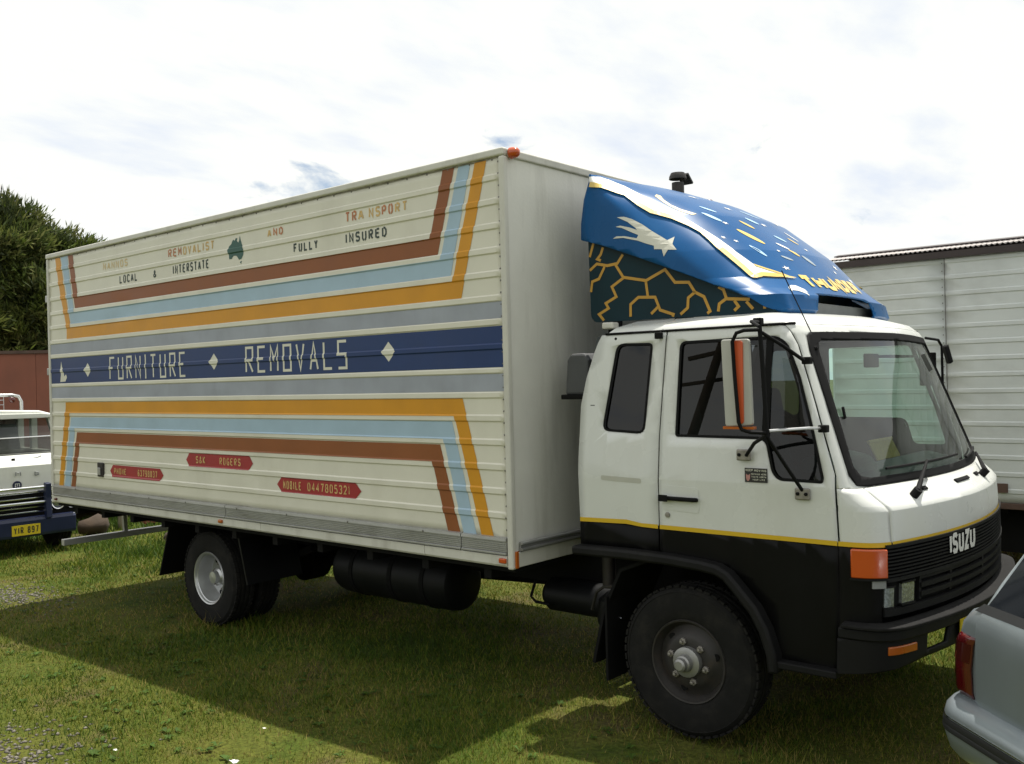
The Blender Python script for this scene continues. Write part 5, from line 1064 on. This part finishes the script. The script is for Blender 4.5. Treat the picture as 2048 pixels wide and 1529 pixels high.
body = CO('body', cloft([(.22, (.0, 1.74, .10, 4.6, .12)), (.34, (-.07, 1.81, .01, 4.7, .10)), (.60, (-.085, 1.825, .0, 4.72, .06)), (.80, (-.075, 1.815, .0, 4.70, .055)), (.88, (-.05, 1.79, .003, 4.66, .06)), (.935, (-.005, 1.745, .012, 4.60, .07)), (.955, (.04, 1.70, .022, 4.5, .07))]), 'car_silver', smooth=50)
CO('greenhouse', cloft([(.95, (.06, 1.68, .03, 3.4, .05)), (1.05, (.080, 1.66, .10, 3.1, .03)), (1.25, (.115, 1.625, .245, 2.85, .03)), (1.40, (.15, 1.59, .355, 2.65, .04)), (1.44, (.20, 1.54, .42, 2.55, .06)), (1.455, (.34, 1.40, .60, 2.4, .10))]), 'car_silver', smooth=50)
def gplane(t, z):                                       # tailgate glass plane: y at height z
    return .022+(z-.95)*.735
tg = CO('tailgate_window', MB().add([(.115, gplane(0, .955)-.004, .955), (1.625, gplane(0, .955)-.004, .955), (1.57, gplane(0, 1.38)-.006, 1.38), (.17, gplane(0, 1.38)-.006, 1.38)], [(0, 1, 2, 3)]), 'car_glass')
CO('window_surround', MB().add([(.060, .010, .942), (1.68, .010, .942), (1.655, gplane(0, .975)-.010, .975), (.095, gplane(0, .975)-.010, .975)], [(0, 1, 2, 3)]), 'car_trim', tg)
CO('window_backing', MB().add([(.10, gplane(0, .955)+.004, .955), (1.64, gplane(0, .955)+.004, .955), (1.54, gplane(0, 1.39)+.004, 1.39), (.20, gplane(0, 1.39)+.004, 1.39)], [(0, 1, 2, 3)]), 'interior', tg)
for sx in (0, 1):
    fx = (lambda x: 1.74-x) if sx else (lambda x: x)
    def arc(z, o_):                                      # round the rear corner and a little way along the tailgate
        sl = .0 if z < .75 else (z-.75)*.30; x0_ = -.080+sl-o_
        pts = [(x0_, .16), (x0_, .06), (x0_+.008, .025), (x0_+.028, .004-o_*.6), (x0_+.06, -.003-o_), (x0_+.10, -.003-o_), (x0_+.148, -.002-o_*.9)]
        return [(fx(p_[0]), p_[1], z) for p_ in pts]
    mb = MB(); v = []; zz = [.578, .60, .70, .80, .822, .835]; oo = [.004, .012, .014, .012, .008, .001]
    nn = 7
    for z, o_ in zip(zz, oo): v += arc(z, o_)
    f = [(i*nn+k_, i*nn+k_+1, (i+1)*nn+k_+1, (i+1)*nn+k_) for i in range(len(zz)-1) for k_ in range(nn-1)]
    tl = CO('tail_lamp', mb.add(v, f), 'red_lamp', smooth=60, solid=.012)
    CO('tail_lamp_top', MB().add(arc(.72, .0155)+arc(.80, .0145), [(k_, k_+1, nn+k_+1, nn+k_) for k_ in range(nn-1)]), 'red_lamp_dark', tl, smooth=60)
# tailgate shut lines and lock
CO('tailgate', cloft([(.50, (.105, 1.635, -.010, .03, .012)), (.60, (.085, 1.655, -.014, .03, .012)), (.80, (.083, 1.657, -.013, .03, .012)), (.90, (.088, 1.652, -.008, .03, .012)), (.945, (.10, 1.64, .012, .04, .010))]), 'car_silver', smooth=40)
CO('tailgate_lock', MB().lathe([(.011, 0), (.011, -.004), (.006, -.005), (.001, -.002)], (.145, -.013, .54), 'y', 12), 'chrome')
# bumper
def bsweep(prof, x0, x1, y0, r, ylen):
    path = []
    for k_ in range(7): path.append((x0, y0+r+ylen*(1-k_/6)))
    for a in rng(180, 270, 11): path.append((x0+r+r*math.cos(R(a)), y0+r+r*math.sin(R(a))))
    path += [(x0+r+(x1-x0-2*r)*t, y0) for t in (.2, .4, .6, .8)]
    for a in rng(270, 360, 11): path.append((x1-r+r*math.cos(R(a)), y0+r+r*math.sin(R(a))))
    for k_ in range(7): path.append((x1, y0+r+ylen*k_/6))
    mb = MB(); v = []; m_ = len(prof)
    for i, p_ in enumerate(path):
        a = Vector(path[max(i-1, 0)]); b = Vector(path[min(i+1, len(path)-1)]); t = (b-a).normalized(); n_ = Vector((t.y, -t.x))
        v += [(p_[0]+n_.x*o_, p_[1]+n_.y*o_, z) for o_, z in prof]
    f = [(i*m_+k_, i*m_+(k_+1) % m_, (i+1)*m_+(k_+1) % m_, (i+1)*m_+k_) for i in range(len(path)-1) for k_ in range(m_)]
    return mb.add(v, f)
bp = CO('bumper', bsweep([(-.06, .572), (-.01, .570), (.035, .556), (.058, .530), (.066, .50), (.066, .415), (.062, .40), (.05, .36), (.02, .325), (-.06, .32)], -.085, 1.825, -.015, .11, .5), 'car_silver', smooth=35)
CO('bumper_strip', bsweep([(.060, .488), (.070, .485), (.074, .470), (.072, .458), (.075, .452), (.074, .436), (.060, .432)], -.085, 1.825, -.015, .11, .5), 'car_trim', bp, smooth=35)
CO('bumper_strip', bsweep([(.060, .497), (.069, .496), (.070, .4915), (.060, .490)], -.085, 1.825, -.015, .11, .5), 'chrome', bp, smooth=35)
WC = mesh_of(MB().lathe(tyre_prof(.31, .19, .19), (0, 0, 0), 'y', 36), 'car_tyre', 'tyre', 40); RC = mesh_of(MB().lathe([(.195, .012), (.19, .006), (.17, .02), (.12, .03), (.05, .012), (.001, .01)], (0, 0, 0), 'y', 28), 'car_rim', 'silver', 40)
for x, sg in ((.06, 1), (1.68, -1)):
    for y in (.95, 3.75): wh = CO('wheel', RC, None, loc=(x, y, .31), rot=(0, 0, -math.pi/2 if sg > 0 else math.pi/2)); O('tyre', WC, None, wh)
for x in (.125, 1.615): CO('side_window', MB().add([(x, 1.0+.0, .985), (x, 2.9, .985), (x+(.055 if x < 1 else -.055), 2.55, 1.36), (x+(.055 if x < 1 else -.055), 1.1, 1.36)], [(0, 1, 2, 3)]), 'glass_side')

# ================================================================== red-brown shed, low things behind the truck
SH = thing('shed', 'rust red sheet metal shed wall below the dark tree', 'shed', (-16.1, .9, gz(-16)))
for i, y in enumerate(rng(-4.5, 6.3, .9)[:-1]):
    O('wall_sheet', MB().box(-15.06-.006*(i % 2), -15.0-.006*(i % 2), y+.004, y+.896, -.3, 2.62+.024*(y+.45)), 'brick_red_wall', SH)
O('wall_cap', MB().add([(-15.10, -4.5, 2.50), (-14.965, -4.5, 2.50), (-14.965, 6.3, 2.765), (-15.10, 6.3, 2.765), (-15.10, -4.5, 2.56), (-14.965, -4.5, 2.56), (-14.965, 6.3, 2.825), (-15.10, 6.3, 2.825)], [(0, 1, 5, 4), (1, 2, 6, 5), (2, 3, 7, 6), (3, 0, 4, 7), (4, 5, 6, 7), (0, 3, 2, 1)]), 'rust_dark', SH)
O('shed_roof', MB().box(-17.2, -15.07, -4.4, 6.2, 2.35, 2.42), 'rust_dark', SH); O('rear_wall', MB().box(-17.26, -17.2, -4.4, 6.2, -.3, 2.35), 'brick_red_wall', SH)
for y in (-4.45, 6.2): O('end_wall', MB().box(-17.2, -15.07, y, y+.05, -.3, 2.35), 'brick_red_wall', SH)
gb = gz(-10.6)
tag(O('timber_post', MB().tube([(-10.6, 3.0, gb-.1), (-10.6, 3.0, gb+.35), (-10.58, 3.0, gb+.95)], [.075, .07, .065], 10), 'post_wood', smooth=60), 'pale weathered timber post beyond the truck under-run bar', 'post')
def lump(c, r, seed, sq=(1, 1, 1)):
    rs = random.Random(seed); mb = MB(); bm = bmesh.new(); bmesh.ops.create_icosphere(bm, subdivisions=2, radius=1)
    v = []
    for q in bm.verts:
        k_ = 1+.18*math.sin(q.co.x*3+seed)+.15*math.sin(q.co.y*4+seed*2)+rs.uniform(-.08, .08); v.append((c[0]+q.co.x*r*k_*sq[0], c[1]+q.co.y*r*k_*sq[1], c[2]+q.co.z*r*k_*sq[2]))
    f = [tuple(q.index for q in p_.verts) for p_ in bm.faces]; bm.free(); return mb.add(v, f)
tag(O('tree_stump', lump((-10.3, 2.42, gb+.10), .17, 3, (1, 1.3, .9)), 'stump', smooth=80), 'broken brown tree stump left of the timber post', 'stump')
tag(O('rusty_rock', lump((-8.3, 2.62, gz(-8.3)+.06), .15, 5, (1, 1.3, .8)), 'stump', smooth=80), 'small rust brown rock beside the rear mudflap', 'rock')
tag(O('clay_brick', MB().box(-10.7, -10.5, 3.32, 3.60, gb, gb+.16), 'brick_red_wall', bevel=.01), 'single red clay block right of the timber post', 'brick')
TR = thing('box_trailer', 'low dark blue trailer behind the timber post', 'trailer', (-12.6, 3.9, gz(-12.6)))
O('trailer_side', MB().box(-11.5, -11.45, 2.2, 5.6, gb+.28, gb+.80), 'trailer_shaded', TR, bevel=.01); O('trailer_floor', MB().box(-13.8, -11.5, 2.2, 5.6, gb+.28, gb+.33), 'trailer_shaded', TR); O('trailer_side', MB().box(-13.85, -13.8, 2.2, 5.6, gb+.28, gb+.80), 'trailer_shaded', TR)
for y in (2.6, 5.2):
    wh = O('wheel', RIMF, None, TR, loc=(-12.6, y, gz(-12.6)+.3)); wh.scale = (.75, .8, .75); O('tyre', TY, None, wh)

# ================================================================== vegetation
def npmesh(name, V, F, mat, tint=None):
    me = bpy.data.meshes.new(name); n = len(V); m = len(F); k = F.shape[1]
    me.vertices.add(n); me.vertices.foreach_set('co', V.astype(np.float32).ravel())
    me.loops.add(m*k); me.loops.foreach_set('vertex_index', F.astype(np.int32).ravel())
    me.polygons.add(m); me.polygons.foreach_set('loop_start', np.arange(0, m*k, k, dtype=np.int32))
    me.update(calc_edges=True); me.materials.append(MT[mat])
    if tint is not None:
        a = me.attributes.new('tint', 'FLOAT_COLOR', 'POINT'); a.data.foreach_set('color', np.concatenate([tint, np.ones((n, 1))], 1).astype(np.float32).ravel())
    return me
def ground_z(x, y):
    nr = np.exp(-((x+3)/14)**4-((y-2)/14)**4)
    return .0208*12*np.tanh(x/12)+(noise2(x, y, 1.6, 1)*.012-.012)*nr-.02
GRAVEL = [(-6.9, -.25, 1.15, .42), (-2.0, -2.3, .75, .55), (-9.5, -.9, 2.0, .5)]
def gravel_w(x, y):
    w_ = np.zeros_like(x)
    for cx, cy, rx, ry in GRAVEL: w_ = np.maximum(w_, np.exp(-(((x-cx)/rx)**2+((y-cy)/ry)**2)))
    return w_
def blades(x, y, h, wd, lean):
    n = len(x); z = ground_z(x, y); a = RNG.uniform(0, 2*np.pi, n); b = RNG.uniform(0, 2*np.pi, n)
    dx, dy = np.cos(a)*wd/2, np.sin(a)*wd/2; lx, ly = np.cos(b)*lean*h, np.sin(b)*lean*h
    V = np.empty((n, 3, 3)); V[:, 0] = np.stack([x-dx, y-dy, z-.004], 1); V[:, 1] = np.stack([x+dx, y+dy, z-.004], 1); V[:, 2] = np.stack([x+lx, y+ly, z+h], 1)
    return V.reshape(-1, 3), np.arange(3*n).reshape(-1, 3)
def grass():
    C = np.array([3.65, -4.28]); N_ = 380000
    ang = np.arctan2(.762, -.648)+RNG.uniform(-.66, .60, N_); u = RNG.uniform(0, 1, N_)
    d = 4.2*(17/4.2)**(u**.92); x = C[0]+d*np.cos(ang); y = C[1]+d*np.sin(ang)
    n2 = 90000; x = np.concatenate([x, RNG.uniform(-12, 9, n2)]); y = np.concatenate([y, RNG.uniform(-6.5, 10, n2)])
    d = np.hypot(x-C[0], y-C[1])
    patch = noise2(x, y, .95, 4)*.6+noise2(x, y, 3.1, 2)*.4; gw = gravel_w(x, y)
    keep = RNG.uniform(0, 1, len(x)) < np.clip(.80+patch*1.2+.25*noise2(x, y, .55, 7)*-1, .06, 1)*(1-.9*np.clip(gw*1.3, 0, 1))
    x, y, d, patch = x[keep], y[keep], d[keep], patch[keep]; n = len(x)
    tall = np.clip((-x-4.2)/2.5, 0, 1)*np.clip((y-.7)/1.2, 0, 1)+np.clip((y-3.0)/2, 0, 1)*.8
    h = RNG.uniform(.010, .032, n)*(1+.5*patch)*(1+2.3*tall)*RNG.choice([1, 1, 1, 1.7], n); h = np.maximum(h, .008)
    for wx, wy in ((1.06, .2), (-3.58, .2), (-3.58, .5), (1.06, 2.2), (.6, 5.0), (-9.7, 1.6)): h = h*(1+1.6*np.exp(-(((x-wx)/.55)**2+((y-wy)/.22)**2)))
    wd = np.maximum(.0045, d*.00095)*RNG.uniform(.7, 1.4, n)
    V, F = blades(x, y, h, wd, RNG.uniform(.15, 1.1, n))
    g = np.array([.072, .122, .010]); yg = np.array([.150, .168, .018]); st = np.array([.27, .215, .060]); dk = np.array([.034, .068, .007]); br = np.array([.10, .070, .032])
    t = RNG.uniform(0, 1, n)+.06+patch*-.55+.16*noise2(x, y, 7, 3)+.22*noise2(x, y, .55, 7); dry = np.clip((y-1.9)/2, 0, 1)*np.clip((x+4.5)/2, 0, 1)*.42; t = t+dry-.38*np.clip(tall, 0, 1)*(x < -4)
    c = np.where((t < .18)[:, None], dk, np.where((t < .58)[:, None], g, np.where((t < .86)[:, None], yg, np.where((t < 1.06)[:, None], st*.8, np.where((t < 1.2)[:, None], st, br)))))
    c = c*RNG.uniform(.75, 1.25, (n, 1)); tint = np.repeat(c, 3, 0); tint[2::3] *= 1.12
    o = bpy.data.objects.new('grass', npmesh('grass', V, F, 'blade', tint)); COL.objects.link(o)
    return stuff(o, 'short patchy lawn grass, green to straw, under and around the truck', 'grass')
grass()
def weeds():                                             # flat broad-leaved weeds in the lawn
    Vs = []; Fs = []; Ts = []; n0 = 0
    for k in range(420):
        if k < 330: x, y = RNG.uniform(-4.5, 1.5), RNG.uniform(-2.2, .3)
        else: x, y = RNG.uniform(-8.5, -4), RNG.uniform(-.6, 2.5)
        if gravel_w(np.array([x]), np.array([y]))[0] > .4: continue
        z = float(ground_z(np.array([x]), np.array([y]))[0]); s = RNG.uniform(.018, .05)
        for i in range(int(RNG.integers(5, 10))):
            a = RNG.uniform(0, 6.28); L_2 = s*RNG.uniform(.7, 1.3); w_ = L_2*RNG.uniform(.14, .26); c, sn = math.cos(a), math.sin(a)
            pr = [(0, 0, .004), (.45, w_/L_2, .35), (1.0, 0, .22), (.45, -w_/L_2, .35)]
            Vs += [(x+c*p[0]*L_2-sn*p[1]*L_2, y+sn*p[0]*L_2+c*p[1]*L_2, z+p[2]*L_2+.006) for p in pr]; Fs.append((n0, n0+1, n0+2, n0+3)); n0 += 4
            col = np.array([.052, .098, .012])*RNG.uniform(.7, 1.35); Ts += [col]*4
    o = bpy.data.objects.new('lawn_weeds', npmesh('lawn_weeds', np.array(Vs), np.array(Fs), 'blade', np.array(Ts))); COL.objects.link(o)
    return stuff(o, 'small broad leaved weeds dotted through the lawn', 'weeds')
weeds()
def stones():
    n = 2600; idx = RNG.integers(0, 3, n); cx = np.array([g[0] for g in GRAVEL])[idx]; cy = np.array([g[1] for g in GRAVEL])[idx]; rx = np.array([g[2] for g in GRAVEL])[idx]; ry = np.array([g[3] for g in GRAVEL])[idx]
    x = cx+RNG.normal(0, .5, n)*rx; y = cy+RNG.normal(0, .5, n)*ry; z = ground_z(x, y); r = RNG.uniform(.006, .022, n)
    base = np.array([(1, 0, 0), (0, 1, 0), (-1, 0, 0), (0, -1, 0), (0, 0, .6), (0, 0, -.5)], float); fc_ = np.array([(0, 1, 4), (1, 2, 4), (2, 3, 4), (3, 0, 4), (1, 0, 5), (2, 1, 5), (3, 2, 5), (0, 3, 5)])
    V = base[None]*r[:, None, None]*RNG.uniform(.6, 1.3, (n, 6, 3)); a = RNG.uniform(0, 6.28, n); c, s_ = np.cos(a), np.sin(a)
    V = np.stack([V[..., 0]*c[:, None]-V[..., 1]*s_[:, None]+x[:, None], V[..., 0]*s_[:, None]+V[..., 1]*c[:, None]+y[:, None], V[..., 2]+z[:, None]+.002], -1).reshape(-1, 3)
    F = (np.arange(n)[:, None, None]*6+fc_[None]).reshape(-1, 3); col = np.array([.17, .155, .13])*RNG.uniform(.5, 1.5, (n, 1)); tint = np.repeat(col, 6, 0)
    o = bpy.data.objects.new('gravel', npmesh('gravel', V, F, 'blade', tint)); COL.objects.link(o)
    return stuff(o, 'loose grey gravel in the worn patches of lawn', 'gravel')
stones()
def tufts(blobs, n, per, length, width, cols, upb=.35, seed=0):
    rg = np.random.default_rng(seed); B = np.array(blobs); vol = B[:, 3]**2; idx = rg.choice(len(B), n, p=vol/vol.sum())
    dirs = rg.normal(0, 1, (n, 3)); dirs /= np.linalg.norm(dirs, axis=1)[:, None]
    lumpy = 1+.16*np.sin(dirs[:, 0]*5+B[idx, 0])+.14*np.sin(dirs[:, 1]*6+B[idx, 1]*2)+.12*np.sin(dirs[:, 2]*7+idx)
    r = B[idx, 3]*lumpy*rg.uniform(.55, 1.04, n)**.5; c = B[idx, :3]+dirs*r[:, None]*np.array([1, 1, .9])
    m = n*per; ci = np.repeat(np.arange(n), per); ax = dirs[ci]*.8+np.array([0, 0, upb])+rg.normal(0, .45, (m, 3)); ax /= np.linalg.norm(ax, axis=1)[:, None]
    L = length*rg.uniform(.5, 1.3, m); st = c[ci]+rg.normal(0, length*.35, (m, 3)); sd = np.cross(ax, rg.normal(0, 1, (m, 3))); sd /= np.linalg.norm(sd, axis=1)[:, None]+1e-9
    w_ = width*rg.uniform(.6, 1.4, m)
    V = np.empty((m, 4, 3)); V[:, 0] = st; V[:, 1] = st+ax*(L*.45)[:, None]+sd*w_[:, None]/2; V[:, 2] = st+ax*L[:, None]; V[:, 3] = st+ax*(L*.45)[:, None]-sd*w_[:, None]/2
    cc = np.array(cols)[rg.integers(0, len(cols), n)][ci]*rg.uniform(.7, 1.3, (m, 1))
    return V.reshape(-1, 3), np.arange(4*m).reshape(-1, 4), np.repeat(cc, 4, 0)
def tree(name, label, base, blobs, limbs, n, per, ln, wd, cols, seed, group=None):
    t = thing(name, label, 'tree', base, 0, group)
    mb = MB()
    for pts, r0, r1 in limbs:
        k = len(pts); mb.tube(pts, [r0+(r1-r0)*i/(k-1) for i in range(k)], 9)
    O('trunk', mb, 'bark', t, smooth=60)
    V, F, T = tufts(blobs, n, per, ln, wd, cols, seed=seed)
    o = bpy.data.objects.new('crown', npmesh('crown', V, F, 'leaf', T)); COL.objects.link(o); o.parent = t; o.matrix_parent_inverse = Matrix.Translation(t.location).inverted(); o['kind'] = 'stuff'
    return t
DG = [(.060, .086, .022), (.098, .135, .026), (.140, .165, .042), (.165, .175, .060), (.045, .060, .022)]
zt = gz(-18.6)
tree('evergreen_tree', 'dense dark evergreen tree rising behind the red shed', (-18.7, 4.2, zt), [(-18.5, 4.3, 5.0, 1.05), (-18.6, 4.75, 5.55, .62), (-18.5, 5.35, 4.95, .72), (-18.4, 6.0, 4.85, .62), (-18.2, 5.1, 3.9, .95), (-18.3, 6.1, 3.9, .7), (-19.0, 3.2, 5.5, .9), (-19.2, 2.0, 5.2, 1.4), (-18.4, 3.6, 3.5, 1.1), (-18.4, 5.6, 2.9, 1.0), (-18.3, 4.4, 2.9, .9), (-19.3, 4.6, 4.4, 1.3)],
     [([(-18.7, 4.2, zt-.2), (-18.65, 4.2, 1.5), (-18.6, 4.1, 3.0), (-18.5, 4.0, 5.0)], .26, .06), ([(-18.62, 4.15, 2.4), (-18.5, 4.8, 3.6), (-18.5, 5.4, 4.8)], .12, .03), ([(-18.62, 4.15, 2.6), (-18.9, 3.2, 3.9), (-19.2, 2.4, 5.3)], .14, .03)], 6500, 20, .21, .036, DG, 3)
zb_ = gz(-21)
tree('evergreen_tree', 'second darker evergreen tree behind the first, beyond the shed', (-22.5, 7.6, zb_), [(-22.5, 7.0, 4.0, 1.7), (-22.5, 8.2, 3.5, 1.4), (-22.3, 6.2, 3.0, 1.5)], [([(-22.5, 7.6, zb_-.2), (-22.5, 7.5, 2), (-22.5, 7.2, 4)], .2, .05)], 2500, 18, .26, .055, DG[:3]+DG[4:], 8)
def far_belt():                                          # trees beside, as the windscreen mirrors them; behind, unseen and added to darken reflections
    bl = []
    rs = random.Random(5)
    for i in range(46): x = -70+i*3.4+rs.uniform(-1, 1); h = rs.uniform(3.2, 6.2); bl.append((x, -62+rs.uniform(-5, 5), h*.5, h*.55))
    for i in range(30): y = -58+i*3.6; h = rs.uniform(3.0, 6.5); bl.append((74+rs.uniform(-5, 5), y, h*.5, h*.55))
    V, F, T = tufts(bl, 9000, 6, 1.0, .55, DG, seed=4)
    o = bpy.data.objects.new('distant_trees', npmesh('distant_trees', V, F, 'leaf', T)); COL.objects.link(o)
    return stuff(o, 'low belt of distant trees, part of it added unseen to darken reflections', 'trees')
far_belt()
PO = thing('power_pole', 'leaning timber power pole with crossarm across the paddock', 'pole', (-15.1, -26.0, gz(-15.1)))
O('pole', MB().tube([(-15.2, -26, gz(-15.1)-.3), (-13.9, -26, 5.0), (-12.75, -26, 9.2)], [.24, .20, .15], 12), 'bark', PO, smooth=60)
O('crossarm', MB().bar((-14.4, -26.2, 8.0), (-11.6, -26.2, 8.5), .14, .14), 'bark', PO); O('crossarm', MB().bar((-14.6, -26.2, 7.0), (-12.0, -26.2, 7.3), .12, .12), 'bark', PO)

# scraps of paper lying on the lawn
for x, y, s_, lb in ((-.72, -1.47, .022, 'crumpled white paper scrap on sunlit lawn beside the truck shadow edge'), (-1.42, -1.76, .012, 'small torn white paper flake near the gravel patch'), (-1.04, -1.06, .010, 'tiny white paper flake in sunlit lawn below the mudguard')):
    z = float(ground_z(np.array([x]), np.array([y]))[0]); rs = random.Random(int(x*100)); n_ = 4
    v = [(x+(i-1.5)*s_*.7+rs.uniform(-.2, .2)*s_, y+(j-1.5)*s_*.5+rs.uniform(-.2, .2)*s_, z+.03+rs.uniform(0, .5)*s_) for i in range(n_) for j in range(n_)]
    tag(O('paper_scrap', MB().add(v, [(i*n_+j, i*n_+n_+j, i*n_+n_+j+1, i*n_+j+1) for i in range(n_-1) for j in range(n_-1)]), 'paper', solid=.0008), lb, 'litter', 'paper scraps on the lawn')
